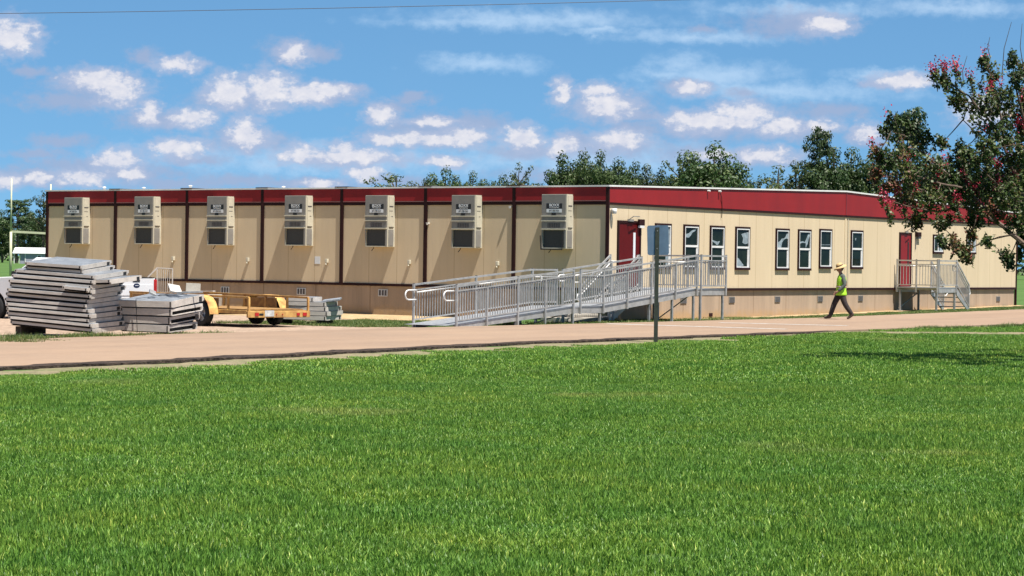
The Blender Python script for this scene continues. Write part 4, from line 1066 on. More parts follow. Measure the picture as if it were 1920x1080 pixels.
# joints; the person walks towards -x, left side towards the camera (-y)
J = dict(pel=(.0, 0, .93), sp1=(.0, 0, 1.08), sp2=(.01, 0, 1.24), ch=(.02, 0, 1.38), nk=(-.01, 0, 1.50), hd0=(-.045, 0, 1.58), hd=(-.06, 0, 1.67), hdt=(-.05, 0, 1.75),
         hl=(-.01, -.095, .90), kl=(.13, -.10, .50), al=(.37, -.09, .16), tl=(.26, -.09, .055), tl2=(.19, -.09, .035),
         hr=(-.01, .095, .90), kr=(-.20, .10, .50), ar=(-.33, .09, .09), tr=(-.47, .10, .055), tr2=(-.545, .10, .06),
         sl=(.04, -.18, 1.40), el=(.10, -.225, 1.13), wl=(-.12, -.215, .93), pl=(-.185, -.21, .885),
         sr=(.03, .18, 1.40), er=(.20, .21, 1.17), wr=(.19, .17, 1.02), pr=(.17, .15, .98))
def sk_part(name, names, edges, radii, m, sub=2): 
    return skinned(name, [J[n] for n in names], edges, radii, m, per, sub)
nm = ['pel', 'sp1', 'sp2', 'ch', 'nk', 'hd0', 'hd', 'hdt', 'hl', 'kl', 'al', 'tl', 'hr', 'kr', 'ar', 'tr', 'sl', 'el', 'wl', 'pl', 'sr', 'er', 'wr', 'pr']
ed = [(0, 1), (1, 2), (2, 3), (3, 4), (4, 5), (5, 6), (6, 7), (0, 8), (8, 9), (9, 10), (10, 11), (0, 12), (12, 13), (13, 14), (14, 15), (3, 16), (16, 17), (17, 18), (18, 19), (3, 20), (20, 21), (21, 22), (22, 23)]
rd = [.125, .12, .125, .115, .058, .068, .092, .07, .085, .055, .04, .035, .085, .055, .04, .035, .052, .042, .03, .034, .052, .042, .03, .034]
VV = [J[n] for n in nm]; EE = list(ed); RR = list(rd)
def fingers(pi, d, spread):
    d = Vector(d).normalized(); sp_ = Vector(spread).normalized()
    base = Vector(VV[pi])
    for k, (o_, ln) in enumerate(((-.027, .070), (-.009, .080), (.009, .076), (.027, .060))):
        a = base+d*.04+sp_*o_; c = a+d*ln*.5+Vector((-.004, 0, -.004)); e = c+(d+Vector((.35, 0, -.1))).normalized()*ln*.5
        i0 = len(VV); VV.extend([tuple(a), tuple(c), tuple(e)]); EE.extend([(pi, i0), (i0, i0+1), (i0+1, i0+2)]); RR.extend([.0095, .009, .0075])
    a = base+sp_*-.035+d*.01; e = a+(d*.8-sp_*.6).normalized()*.045; i0 = len(VV); VV.extend([tuple(a), tuple(e)]); EE.extend([(pi, i0), (i0, i0+1)]); RR.extend([.012, .009])
fingers(19, (-.75, 0, -.65), (.65, 0, -.75)); fingers(23, (-.4, -.3, -.8), (.8, 0, -.4))
# face: nose, brow, ears are short branches of the same surface
hi_ = 6
for p_, r_ in (((-.165, 0, 1.655), .013), ((-.135, -.035, 1.69), .014), ((-.135, .035, 1.69), .014), ((-.15, 0, 1.60), .02), ((-.04, -.098, 1.67), .018), ((-.04, .098, 1.67), .018)):
    VV.append(p_); EE.append((hi_, len(VV)-1)); RR.append(r_)
body = skinned('body', VV, EE, RR, M['skin'], per)
sk_part('trousers', ['pel', 'hl', 'kl', 'al', 'hr', 'kr', 'ar', 'sp1'], [(0, 1), (1, 2), (2, 3), (0, 4), (4, 5), (5, 6), (0, 7)], [.165, .125, .095, .075, .125, .095, .075, .15], M['trousers'])
sk_part('shirt', ['ch', 'sp2', 'sp1', 'nk', 'sl', 'el', 'wl', 'sr', 'er'], [(0, 1), (1, 2), (0, 3), (0, 4), (4, 5), (5, 6), (0, 7), (7, 8)], [.145, .145, .145, .07, .085, .070, .052, .085, .068], M['shirt'])
def ring_loft(name, rings, m, parent, n=20, smooth=True, cap=False):
    b_ = MB(); vs = []
    for (cx, cy, cz, rx, ry) in rings: vs += [(cx+rx*math.cos(2*math.pi*k/n), cy+ry*math.sin(2*math.pi*k/n), cz) for k in range(n)]
    fs = [(i*n+k, i*n+(k+1) % n, (i+1)*n+(k+1) % n, (i+1)*n+k) for i in range(len(rings)-1) for k in range(n)]
    if cap: fs += [tuple(range(n)), tuple((len(rings)-1)*n+k for k in range(n))]
    b_.add(vs, fs); return b_.build(name, m, parent, smooth=smooth)
v_ = ring_loft('safety_vest', [(.02, 0, .79, .185, .21), (.02, 0, .84, .18, .205), (.01, 0, .95, .168, .195), (.01, 0, 1.1, .158, .19), (.015, 0, 1.25, .158, .195), (.02, 0, 1.36, .148, .20), (.02, 0, 1.43, .115, .175), (.01, 0, 1.48, .078, .10)], M['vest'], per)
v_.modifiers.new('thickness', 'SOLIDIFY').thickness = .008
ring_loft('orange_band', [(.012, 0, 1.05, .168, .202), (.012, 0, 1.11, .166, .200)], M['vest2'], v_)
ring_loft('reflective_band', [(.012, 0, 1.065, .172, .206), (.012, 0, 1.095, .171, .205)], M['vest3'], v_)
for n_ in ('l', 'r'):
    a_, t_, t2 = Vector(J['a'+n_]), Vector(J['t'+n_]), Vector(J['t'+n_+'2'])
    heel = a_ + Vector((.035, 0, -.05))
    skinned('boot', [tuple(a_+Vector((0, 0, .10))), tuple(a_), tuple(heel), tuple(t_), tuple(t2)], [(0, 1), (1, 2), (1, 3), (3, 4)], [.055, .055, .042, .046, .036], M['boot'], per)
# straw hat, tipped towards the face
HM = Matrix.Translation((-.045, 0, 1.735)) @ Matrix.Rotation(R(-24), 4, 'Y')
b = MB(); n = 28; vs = []
for rr, zz in ((.215, -.045), (.20, -.02), (.15, .0), (.108, .012), (.104, .06), (.092, .105), (.06, .125), (.001, .115)):
    for k in range(n):
        a = 2*math.pi*k/n; wv = .018*math.sin(2*a+.5)*(rr > .14)
        vs.append(HM @ Vector((rr*1.06*math.cos(a), rr*.98*math.sin(a), zz+wv)))
b.add(vs, [(i*n+k, i*n+(k+1) % n, (i+1)*n+(k+1) % n, (i+1)*n+k) for i in range(7) for k in range(n)])
hat = b.build('straw_hat', M['straw'], per, smooth=True); hat.modifiers.new('thickness', 'SOLIDIFY').thickness = .006
b = MB(); vs = [HM @ Vector((.112*1.06*math.cos(2*math.pi*k/n), .112*.98*math.sin(2*math.pi*k/n), z_)) for z_ in (.016, .05) for k in range(n)]
b.add(vs, [(k, (k+1) % n, n+(k+1) % n, n+k) for k in range(n)]); b.build('hat_band', M['hatband'], hat, smooth=True)
b = MB(); b.tube([(-.01, 0, 1.60), (-.005, 0, 1.68), (-.02, 0, 1.75)], [.055, .094, .09], 14); b.build('hair', M['hair'], per, smooth=True)
# ------------------------------------------------------------------ trees
def leaf_mesh(name, leaves, m, parent=None):
    """leaves: (centre, size_u, size_v, normal-ish vector, colour 0..1)"""
    V = []; Fc = []; U = []
    for (c, su, sv, nrm, col) in leaves:
        nrm = nrm.normalized(); a = nrm.orthogonal().normalized(); th = rnd.uniform(0, 6.28)
        x = (a*math.cos(th)+nrm.cross(a)*math.sin(th)); y = nrm.cross(x)
        o = len(V); V += [c-x*su, c-y*sv, c+x*su, c+y*sv]; Fc.append((o, o+1, o+2, o+3)); U += [col]*4
    me = bpy.data.meshes.new(name); me.from_pydata([tuple(v) for v in V], [], Fc); me.materials.append(m)
    uv = me.uv_layers.new(name='UVMap'); uv.data.foreach_set('uv', [q for c in U for q in (c, .5)])
    o = bpy.data.objects.new(name, me); COL.objects.link(o)
    if parent is not None: o.parent = parent
    return o
def rv(r=rnd):
    while True:
        v = Vector((r.uniform(-1, 1), r.uniform(-1, 1), r.uniform(-1, 1)))
        if .05 < v.length < 1: return v
def make_tree(knd, H, seed):
    """returns root empty with trunk and crown; H metres"""
    r = random.Random(seed)
    root = bpy.data.objects.new({'pine': 'pine_tree', 'broad': 'broadleaf_tree', 'sparse': 'sparse_tree'}[knd], None); COL.objects.link(root)
    t = MB(); clumps = []
    lean = Vector((r.uniform(-.03, .03), r.uniform(-.03, .03), 1))
    top = lean*H*(.95 if knd == 'pine' else .85)
    pts = [lean*H*f + Vector((r.uniform(-1, 1), r.uniform(-1, 1), 0))*H*.008 for f in (0, .2, .4, .6, .78, .93)]
    pts[0] = Vector((0, 0, -.3))
    r0 = H*(.014 if knd == 'pine' else .018)
    t.tube(pts, [r0*k for k in (1.25, 1, .8, .6, .4, .15)], 7)
    if knd == 'pine':
        nb = 34
        for i in range(nb):
            f = .48+.5*i/nb; a = i*2.4+r.uniform(-.5, .5); ln = H*(.17*(1-(f-.48)*1.3)+.03)*r.uniform(.6, 1.15)
            p = lean*H*f; q = p+Vector((math.cos(a)*ln, math.sin(a)*ln, ln*r.uniform(.05, .5)))
            t.tube([p, p.lerp(q, .5)+Vector((0, 0, -.02*H*.3)), q], [r0*.32, r0*.2, r0*.08], 5)
            clumps.append((q, H*r.uniform(.042, .070), .6)); clumps.append((p.lerp(q, .6)+Vector((0, 0, .01*H)), H*r.uniform(.03, .05), .6))
        clumps.append((lean*H*.96, H*.06, .8)); per_c, ls = 110, .17
    elif knd == 'broad':
        nb = 40
        for i in range(nb):
            f = .18+.68*i/nb; a = i*2.4+r.uniform(-.4, .4); wid = math.sin(min(1, (f-.10)/.9)*math.pi*.95+.25)
            ln = H*.30*max(.18, wid)*r.uniform(.55, 1.1)
            p = lean*H*(f*.85); q = p+Vector((math.cos(a)*ln, math.sin(a)*ln, ln*r.uniform(.4, 1.0)))
            t.tube([p, p.lerp(q, .5), q], [r0*.4, r0*.25, r0*.08], 5)
            clumps.append((q, H*r.uniform(.06, .095), .8)); clumps.append((p.lerp(q, .55), H*r.uniform(.05, .08), .8))
        clumps.append((lean*H*.90, H*.08, .9)); per_c, ls = 95, .17
    else:
        nb = 26
        for i in range(nb):
            f = .35+.55*i/nb; a = i*2.4+r.uniform(-.6, .6); ln = H*.20*r.uniform(.4, 1.2)*(1.15-f*.6)
            p = lean*H*(f*.9); q = p+Vector((math.cos(a)*ln, math.sin(a)*ln, ln*r.uniform(.5, 1.3)))
            t.tube([p, p.lerp(q, .5), q], [r0*.4, r0*.25, r0*.08], 5)
            clumps.append((q, H*r.uniform(.035, .065), .85)); clumps.append((p.lerp(q, .7), H*r.uniform(.02, .04), .85))
        clumps.append((lean*H*.92, H*.05, 1)); per_c, ls = 60, .13
    tk_ = t.build('trunk', M['pbark'], root)
    L_ = []
    for (c, cr, fl) in clumps:
        cc = r.uniform(-.2, .2); n = int(per_c*(cr/(H*.06))**1.6)+8
        for _ in range(n):
            d = rv(r); d = d.normalized()*(d.length**.5)*cr*r.uniform(.75, 1.15); d.z *= fl
            nn = d.normalized()+rv(r)*.9+Vector((0, 0, .35))
            L_.append((c+d, ls*r.uniform(.7, 1.6), ls*r.uniform(.45, 1.0), nn, min(1, max(0, .45+cc+r.gauss(0, .17)))))
    leaf_mesh('crown', L_, M[{'pine': 'leafpine', 'broad': 'leafdark', 'sparse': 'leafolive'}[knd]], root)
    return root
protos = {'pine': [make_tree('pine', 20, 1), make_tree('pine', 20, 2)], 'broad': [make_tree('broad', 16, s) for s in (3, 4, 5)], 'sparse': [make_tree('sparse', 14, s) for s in (6, 7)]}
def crown_top(o):
    z = sorted(v.co.z for ch in o.children if ch.name.startswith('crown') for v in ch.data.vertices)
    return z[int(len(z)*.997)]
PH = {id(o): crown_top(o) for q in protos.values() for o in q}
used = set(); TREES = [
 # u, y of the top, distance, kind, width factor, label
 (1052, 293, 330, 'broad', .62, 'leafy tree at the left edge of the grove behind the corner of the building'),
 (1094, 289, 335, 'broad', .55, 'tall leafy tree second from the left in the grove above the roof'),
 (1124, 288, 328, 'broad', .45, 'narrow dark tree third from the left in the grove above the roof'),
 (1156, 304, 330, 'broad', .62, 'rounded dark tree in the middle of the grove above the roof'),
 (1186, 309, 340, 'broad', .45, 'dark tree right of the middle of the grove above the roof'),
 (1209, 314, 335, 'broad', .5, 'lower leafy tree near the right end of the grove above the roof'),
 (1238, 322, 330, 'broad', .5, 'lowest rounded tree at the right end of the grove above the roof'),
 (1274, 297, 320, 'sparse', 1.0, 'thin leaning tree left of the big dark tree above the red fascia'),
 (1297, 292, 325, 'broad', .6, 'dark tree touching the big tree above the red fascia on its left'),
 (1334, 276, 320, 'broad', .95, 'biggest dark broadleaf tree above the middle of the red fascia'),
 (1374, 310, 325, 'sparse', 1.0, 'open tree just right of the biggest broadleaf tree'),
 (1394, 320, 330, 'sparse', .8, 'small open tree in the gap right of the biggest broadleaf tree'),
 (1420, 336, 330, 'sparse', .8, 'lowest scrubby tree in the gap before the tall pine'),
 (1460, 312, 315, 'sparse', 1.3, 'scrubby open tree left of the tall pine'),
 (1492, 304, 315, 'sparse', 1.0, 'open tree against the left side of the tall pine'),
 (1528, 239, 320, 'pine', .72, 'tall pine standing above the ridge of the fascia'),
 (1560, 283, 318, 'broad', .65, 'leafy tree at the right foot of the tall pine'),
 (1592, 284, 320, 'broad', .7, 'wide olive tree between the tall pine and the flowering tree'),
 (1622, 312, 318, 'broad', .5, 'low tree behind the tips of the flowering tree'),
 (1704, 204, 318, 'pine', .8, 'tallest pine showing behind the left half of the flowering tree'),
 (1752, 296, 325, 'broad', .7, 'dark tree behind the middle of the flowering tree'),
 (1796, 300, 330, 'broad', .7, 'dark tree behind the flowering tree where its limbs part'),
 (1832, 292, 330, 'broad', .7, 'dark tree behind the right limbs of the flowering tree'),
 (1880, 300, 335, 'broad', .8, 'dark tree behind the flowering tree above the far end of the building'),
 (1925, 290, 335, 'broad', .8, 'dark tree at the right edge behind the flowering tree'),
 (1975, 300, 335, 'broad', .8, 'dark tree just beyond the right edge of the view'),
 (734, 325, 470, 'sparse', 1.8, 'rounded open tree first from the left of the far row above the roof'),
 (772, 341, 470, 'sparse', 1.2, 'lowest small tree of the far row above the roof'),
 (793, 334, 470, 'sparse', .9, 'narrow small tree second in the far row above the roof'),
 (812, 330, 475, 'sparse', .9, 'narrow open tree left of the dense one in the far row'),
 (832, 319, 470, 'broad', .55, 'dense pointed tree in the middle of the far row above the roof'),
 (857, 334, 475, 'sparse', .9, 'small open tree right of the dense pointed one in the far row'),
 (882, 326, 470, 'broad', .5, 'dark round tree right of the middle in the far row'),
 (909, 337, 475, 'sparse', 1.0, 'pale open tree between two round ones in the far row'),
 (938, 332, 470, 'broad', .6, 'dark low round tree near the right end of the far row'),
 (973, 306, 440, 'sparse', .75, 'tall narrow tree standing alone at the right end of the far row'),
 (30, 374, 430, 'pine', 1.5, 'spreading pine behind the goalpost upright'),
 (4, 396, 440, 'broad', .9, 'dark tree at the left edge of the view'),
 (57, 398, 450, 'broad', .75, 'dark rounded tree between the goalpost and the building'),
 (80, 358, 420, 'sparse', 1.0, 'tall thin tree against the left end of the building'),
 (-30, 380, 430, 'pine', 1.1, 'pine just beyond the left edge of the view'),
 (70, 410, 440, 'broad', .9, 'low dark tree behind the shed roof'),
]
for i, (u, yt, Y, knd, wf, lab) in enumerate(TREES):
    src = protos[knd][i % len(protos[knd])]
    if id(src) in used: o = copy_tree(src)
    else: o = src; used.add(id(src))
    X = (u-960)*Y/F; H = HC+(horizon(u)-yt)*Y/F
    k = H/PH[id(src)]; w_ = k*(.75+.25*wf/1) if wf > 1 else k*(.45+.55*wf)
    if knd == 'sparse': w_ = k*wf
    if knd == 'pine': w_ = k*wf
    if knd == 'broad': w_ = k*(.30+.68*wf)
    o.location = (X, Y, 0); o.rotation_euler = (0, 0, rnd.uniform(0, 6.28)); o.scale = (w_, w_, k)
    tag(o, lab, 'tree', 'trees on the skyline')
for kk in protos:
    for s_ in protos[kk]:
        assert id(s_) in used, kk
# far-off woods closing the fields
L_ = []
r = random.Random(77)
for i in range(26000):
    x = r.uniform(-330, 330)
    hh = 9.5+2.5*math.sin(x*.11)+2.*math.sin(x*.31+1)+1.2*math.sin(x*.83)
    z_ = hh*(r.random()**.8); y_ = 560+r.uniform(-7, 7)
    L_.append((Vector((x, y_, z_)), r.uniform(.35, .9), r.uniform(.3, .6), Vector((r.uniform(-.6, .6), -1, r.uniform(-.2, .9))), min(1, max(0, r.gauss(.4, .2)))))
kind(leaf_mesh('far_woods', L_, M['leafdark']), 'stuff', 'dark far-off woods along the edge of the fields', 'woods')

# ------------------------------------------------------------------ flowering tree at the right
my = empty('crape_myrtle', 'crape myrtle with pink-red flower heads and dark leaves reaching in from the right', 'flowering tree', (10.95, 43.6, 0))
org = Vector(my.location)
def mp(u, y, dY=0): return at(u, y, 43.3+dY)-org
r = random.Random(11); bark = MB(); seeds = []
limbs = [
 ([(1998, 672), (1992, 600), (1975, 530), (1945, 478)], .085, .065, 0, 0),
 ([(1945, 478), (1915, 455), (1880, 425), (1842, 402), (1800, 385), (1762, 372), (1725, 360)], .055, .02, .0, .9),
 ([(1870, 420), (1835, 380), (1800, 352), (1765, 320), (1730, 290), (1700, 262), (1672, 240)], .035, .012, -.3, .7),
 ([(1800, 385), (1755, 398), (1710, 390), (1672, 378)], .02, .008, .4, .2),
 ([(1800, 352), (1760, 345), (1715, 330), (1670, 305), (1640, 290)], .022, .008, -.6, -.6),
 ([(1735, 360), (1700, 345), (1665, 335)], .02, .008, .2, .5),
 ([(1895, 440), (1860, 448), (1835, 456), (1812, 468), (1798, 482)], .016, .006, -.5, -.9),
 ([(1905, 450), (1898, 468), (1890, 482)], .012, .006, -.4, -.6),
 ([(1945, 478), (1932, 420), (1905, 340), (1880, 280), (1848, 225), (1810, 180), (1775, 158)], .05, .010, .3, .0),
 ([(1905, 340), (1885, 300), (1850, 270), (1820, 245), (1800, 225)], .025, .008, .4, 1.0),
 ([(1932, 420), (1895, 375), (1860, 340), (1830, 310), (1810, 290)], .028, .008, -.4, -1.0),
 ([(1880, 280), (1872, 220), (1858, 170), (1845, 125), (1838, 100)], .026, .006, .3, .5),
 ([(1945, 478), (1950, 400), (1940, 320), (1918, 240), (1900, 170), (1890, 120)], .05, .008, .2, -.7),
 ([(1940, 320), (1965, 250), (1960, 180), (1950, 110)], .03, .008, .2, .8),
 ([(1975, 530), (2010, 450), (2040, 360), (2060, 260), (2070, 180)], .06, .01, 0, .4),
 ([(2010, 450), (2060, 400), (2110, 350), (2150, 300)], .04, .01, .2, 1.0),
 ([(2010, 450), (2050, 420), (2090, 400), (2140, 380)], .035, .01, .0, -1.1),
 ([(1992, 600), (2030, 520), (2060, 440), (2080, 340)], .05, .01, -.3, -.8)]
for pts, r0, r1, d0, d1 in limbs:
    P_ = []; m_ = len(pts)
    for i, (u, y) in enumerate(pts): P_.append(mp(u, y, lerp(d0, d1, i/(m_-1)) if r0 < .08 else 0))
    # smooth subdivision
    Q = [];
    for i in range(m_-1):
        for f in (0, .33, .66): Q.append(P_[i].lerp(P_[i+1], f)+rv(r)*.012)
    Q.append(P_[-1]); rr = [lerp(r0, r1, i/(len(Q)-1)) for i in range(len(Q))]
    bark.tube(Q, rr, 7); seeds.append((Q, rr))
# leaf-bearing shoots: target clumps in the crown, joined by twigs to the nearest limb
blobs = [(1690,375,26,.5),(1735,392,26,.2),(1780,398,24,.3),(1700,330,30,-.3),(1740,345,34,.3),(1785,350,36,0),(1660,300,22,-.5),(1690,280,30,-.2),(1720,262,26,.2),(1655,245,14,0),(1672,232,16,-.2),
 (1700,240,18,.3),(1745,300,30,-.3),(1790,310,28,.4),(1760,270,16,.6),(1800,280,12,.3),(1640,330,16,-.2),(1668,350,18,.3),(1820,380,30,0),(1845,350,34,.3),(1830,410,20,.4),(1860,400,22,-.3),(1715,415,15,.3),(1760,418,16,-.1),
 (1700,352,22,.8),(1750,375,24,-.5),(1640,290,12,-.5),(1800,470,17,-.9),(1785,455,12,-.8),(1812,486,12,-.9),(1885,480,13,-.5),(1893,492,10,-.5),(1765,455,7,-.8),(1850,455,7,-.6),(1820,440,9,.2),
 (1775,165,16,0),(1790,190,20,.2),(1760,150,8,.1),(1812,200,20,.3),(1830,235,26,.1),(1850,200,26,-.2),(1845,160,20,.4),(1838,120,12,.4),(1860,140,16,.2),(1880,180,24,0),(1900,150,20,-.3),(1895,215,28,.3),(1870,250,30,-.3),
 (1845,280,26,-.6),(1810,295,18,-.8),(1830,320,26,-.5),(1870,310,34,.3),(1905,280,34,-.3),(1910,330,38,.2),(1890,370,36,-.4),(1915,240,28,.5),(1920,190,24,.2),(1890,115,12,-.5),(1915,130,16,.4),(1925,400,36,.3),(1905,420,24,-.3),
 (1950,300,40,.4),(1960,220,36,0),(1950,150,28,.4),(1985,350,44,-.4),(2020,280,46,.3),(2040,200,38,.4),(2060,330,46,-.4),(2100,300,44,.6),(2090,380,40,-.7),(2140,350,38,.2),(2010,400,40,.4),(2060,430,36,.2),(2120,420,34,-.6),(1945,450,26,-.3),(1985,180,32,-.5),(2070,250,36,-.6),
 (1990,420,50,-1.4),(2060,340,50,-1.6),(1980,330,46,1.5),(2060,260,50,1.5),(2130,280,44,-1.2),(2020,220,44,-1.0),(2100,420,40,1.2),(1930,360,40,-1.2),(1930,300,40,1.2),(1970,430,34,.9),(2040,370,40,1.2),(1980,260,40,-1.2),(2090,220,30,0)]
leaves = []; fl = []
allp = [(q, rr_) for Q, rr in seeds for q, rr_ in zip(Q, rr)]
def shoot(p, d, ln, leafn, cbase, flower=False):
    q = p + d*ln
    bark.tube([p, p.lerp(q, .5)+rv(r)*.02, q], [.008, .006, .003], 4, cap=False)
    for j in range(leafn):
        f = (j+.5)/leafn; c = p.lerp(q, f)+rv(r)*.055
        leaves.append((c, r.uniform(.030, .048), r.uniform(.018, .029), rv(r)+Vector((0, -.2, .5)), min(1, max(0, cbase+r.gauss(0, .13)))))
    if flower:
        for j in range(r.randint(22, 38)):
            fl.append((q+Vector((r.gauss(0, .045), r.gauss(0, .045), r.gauss(.05, .07))), r.uniform(.014, .026), r.uniform(.012, .022), rv(r), r.random()))
for (u, y, rad, dY) in blobs:
    c = mp(u, y, dY*2.4); rr_ = rad*.92*43.3/F
    near_q = min(allp, key=lambda a: (a[0]-c).length+(.3 if a[0].z > c.z else 0))[0]
    if (near_q-c).length > .12: bark.tube([near_q, near_q.lerp(c, .5)+rv(r)*.05, c], [.014, .010, .005], 5, cap=False)
    cb = r.choice([.25, .35, .45, .5, .55])
    if y > 380 or u < 1700: cb = r.choice([.35, .55, .7, .8])
    ns = int(6+rad*1.0*r.choice([.35, .8, 1.1, 1.3]))
    for k in range(ns):
        p = c+rv(r)*rr_*.95
        d = (Vector((r.uniform(-.7, .5), r.uniform(-.6, .6), r.uniform(.2, 1.2)))).normalized()
        shoot(p-d*.1, d, r.uniform(.12, .30), r.randint(9, 15), cb+r.uniform(-.1, .12))
for (u, y, dY) in ((1741, 134, 0), (1757, 122, .1), (1762, 128, 0), (1790, 132, -.1), (1808, 143, 0), (1814, 146, .1), (1640, 292, -.5), (1630, 268, -.5), (1700, 300, .2), (1760, 322, .3), (1752, 336, .3), (1695, 325, -.4), (1688, 340, -.3), (1715, 352, .2),
    (1800, 330, .1), (1810, 345, -.2), (1825, 350, .1), (1780, 362, .1), (1845, 175, .2), (1850, 165, .2), (1870, 160, 0), (1912, 170, .1), (1912, 188, .1), (1905, 235, .3), (1918, 210, .2), (1880, 245, -.3), (1850, 250, -.2), (1915, 240, -.4), (1905, 232, .3),
    (1850, 295, .1), (1862, 310, .3), (1870, 345, -.5), (1660, 380, .2), (1648, 372, .2), (1690, 395, .3), (1782, 120, 0), (1838, 100, .3), (1658, 220, 0), (1825, 360, .2), (1745, 130, 0), (1930, 180, 0), (1890, 290, -.5), (1765, 300, -.3), (2000, 200, 0), (2040, 160, 0), (2080, 200, .3), (1740, 310, -.6), (1680, 360, -.5), (1835, 385, -.5), (1790, 375, -.5), (1900, 330, -.6)):
    c = mp(u, y, dY); d = Vector((r.uniform(-.5, .1), 0, 1)).normalized()
    below = mp(u+r.uniform(4, 18), y+r.uniform(25, 50), dY)
    bark.tube([below, below.lerp(c, .5), c], [.008, .006, .004], 4, cap=False)
    shoot(c-d*.12, d, .12, 6, .6, True)
    if r.random() < .6: shoot(c-d*.15+rv(r)*.06, d, .10, 3, .6, True)
    for j in range(5): shoot(below.lerp(c, r.random()*.8), (rv(r)+Vector((0, 0, .4))).normalized(), .12, 7, .4)
# bare whips above the crown
for (a_, c_) in (((1872, 140), (1888, 42)), ((1912, 130), (1908, 45)), ((1800, 160), (1806, 105)), ((1850, 110), (1848, 70))):
    p, q = mp(*a_, .1), mp(*c_, .1); bark.tube([p, p.lerp(q, .5)+Vector((-.05, 0, 0)), q], [.009, .007, .004], 4)
bark.build('trunk', M['bark'], my); leaf_mesh('crown', leaves, M['myrtle'], my); leaf_mesh('flower_heads', fl, M['flower'], my)

# ------------------------------------------------------------------ sky, sun, camera
sun_dir = Vector((.279, -.317, 1.0)).normalized()       # towards the sun
elev = math.asin(sun_dir.z); azi = math.atan2(sun_dir.x, sun_dir.y)
sd = bpy.data.lights.new('sun', 'SUN'); sd.energy = SUN; sd.angle = R(.53); sd.color = (1.0, .955, .88)
so = bpy.data.objects.new('sun', sd); COL.objects.link(so); so.rotation_euler = sun_dir.to_track_quat('Z', 'Y').to_euler(); so.location = (0, 0, 60)
w = bpy.data.worlds.new('World'); scene.world = w; w.use_nodes = True; nt = w.node_tree
N, L = nt.nodes.new, nt.links.new
bg = nt.nodes['Background']; bg.inputs['Strength'].default_value = 1
tc = N('ShaderNodeTexCoord'); dirv = tc.outputs['Generated']
def vm(op, a, bq=None, c=None):
    n = N('ShaderNodeVectorMath'); n.operation = op
    for i, q in enumerate((a, bq, c)):
        if q is None: continue
        if isinstance(q, tuple): n.inputs[i].default_value = q
        else: L(q, n.inputs[i])
    return n
def mth(op, a, bq=None, c=None, clamp=False):
    n = N('ShaderNodeMath'); n.operation = op; n.use_clamp = clamp
    for i, q in enumerate((a, bq, c)):
        if q is None: continue
        if isinstance(q, (int, float)): n.inputs[i].default_value = q
        else: L(q, n.inputs[i])
    return n.outputs[0]
lift = vm('ADD', dirv, (0, 0, SKYLIFT)); nrm = vm('NORMALIZE', lift.outputs[0])
sky = N('ShaderNodeTexSky'); sky.sky_type = 'NISHITA'; sky.sun_disc = False; sky.sun_elevation = elev; sky.sun_rotation = azi
sky.altitude = 60; sky.air_density = 1.0; sky.dust_density = .4; sky.ozone_density = 2.2
L(nrm.outputs[0], sky.inputs[0])
sp = N('ShaderNodeSeparateXYZ'); L(dirv, sp.inputs[0])
ay = mth('MAXIMUM', mth('ABSOLUTE', sp.outputs[1]), .02)
px = mth('DIVIDE', sp.outputs[0], ay); pzz = mth('DIVIDE', sp.outputs[2], ay)
pc = N('ShaderNodeCombineXYZ'); L(px, pc.inputs[0]); L(pzz, pc.inputs[2])
# p in units of a thousandth of the tangent
P0 = vm('SCALE', pc.outputs[0]); P0.inputs['Scale'].default_value = 1000
def noise(vec, sc, det=5, rough=.6):
    n = N('ShaderNodeTexNoise'); n.inputs['Scale'].default_value = sc; n.inputs['Detail'].default_value = det; n.inputs['Roughness'].default_value = rough
    L(vec, n.inputs['Vector']); return n
sq = vm('MULTIPLY', P0.outputs[0], (1, 1, 1.5))
nw = noise(sq.outputs[0], .12, 4, .62)
w1 = vm('SUBTRACT', nw.outputs['Color'], (.5, .5, .5)); w2 = vm('MULTIPLY', w1.outputs[0], (12, 0, 7)); PW_ = vm('ADD', P0.outputs[0], w2.outputs[0]).outputs[0]
def cloud_min(lst, gr=1.0):
    cur = None
    for (u, y, rx, ry) in lst:
        rx *= 1.18*gr; ry *= 1.15*gr; cx, cz = (u-960)/4.249, (horizon(u)-y)/4.249; ix, iz = 4.249/rx, 4.249/ry
        m_ = vm('MULTIPLY_ADD', PW_, (ix, 0, iz), (-cx*ix, 0, -cz*iz)); ln = vm('LENGTH', m_.outputs[0])
        cur = ln.outputs['Value'] if cur is None else mth('MINIMUM', cur, ln.outputs['Value'])
    return cur
WHITE = [(15,70,48,34),(222,170,44,30),(180,150,60,20),(330,122,42,14),(425,172,45,30),(500,168,45,34),(565,178,55,18),(610,170,50,15),(360,222,42,19),(275,212,22,22),(455,245,26,30),(460,258,40,18),(330,277,50,19),(215,300,42,20),
 (150,332,50,14),(245,325,24,12),(70,335,30,11),(12,340,30,14),(560,290,40,18),(650,293,90,15),(640,280,30,16),(715,262,35,13),(800,262,90,13),(870,258,40,18),(805,228,40,8),(708,215,25,19),(680,328,35,13),(597,346,35,10),(830,304,35,11),
 (975,257,36,22),(1050,275,28,20),(1047,172,18,22),(1135,198,50,24),(1115,172,36,14),(1155,262,48,17),(1300,228,55,20),(1390,215,60,24),(1350,225,95,17),(1460,238,45,16),(1530,236,40,13),(1430,292,60,14),(1330,290,40,10),(1620,248,28,17),(1690,152,60,13),
 (1545,46,45,17),(545,100,28,18),(1290,165,30,12),(1840,210,50,28),(1900,340,40,14)]
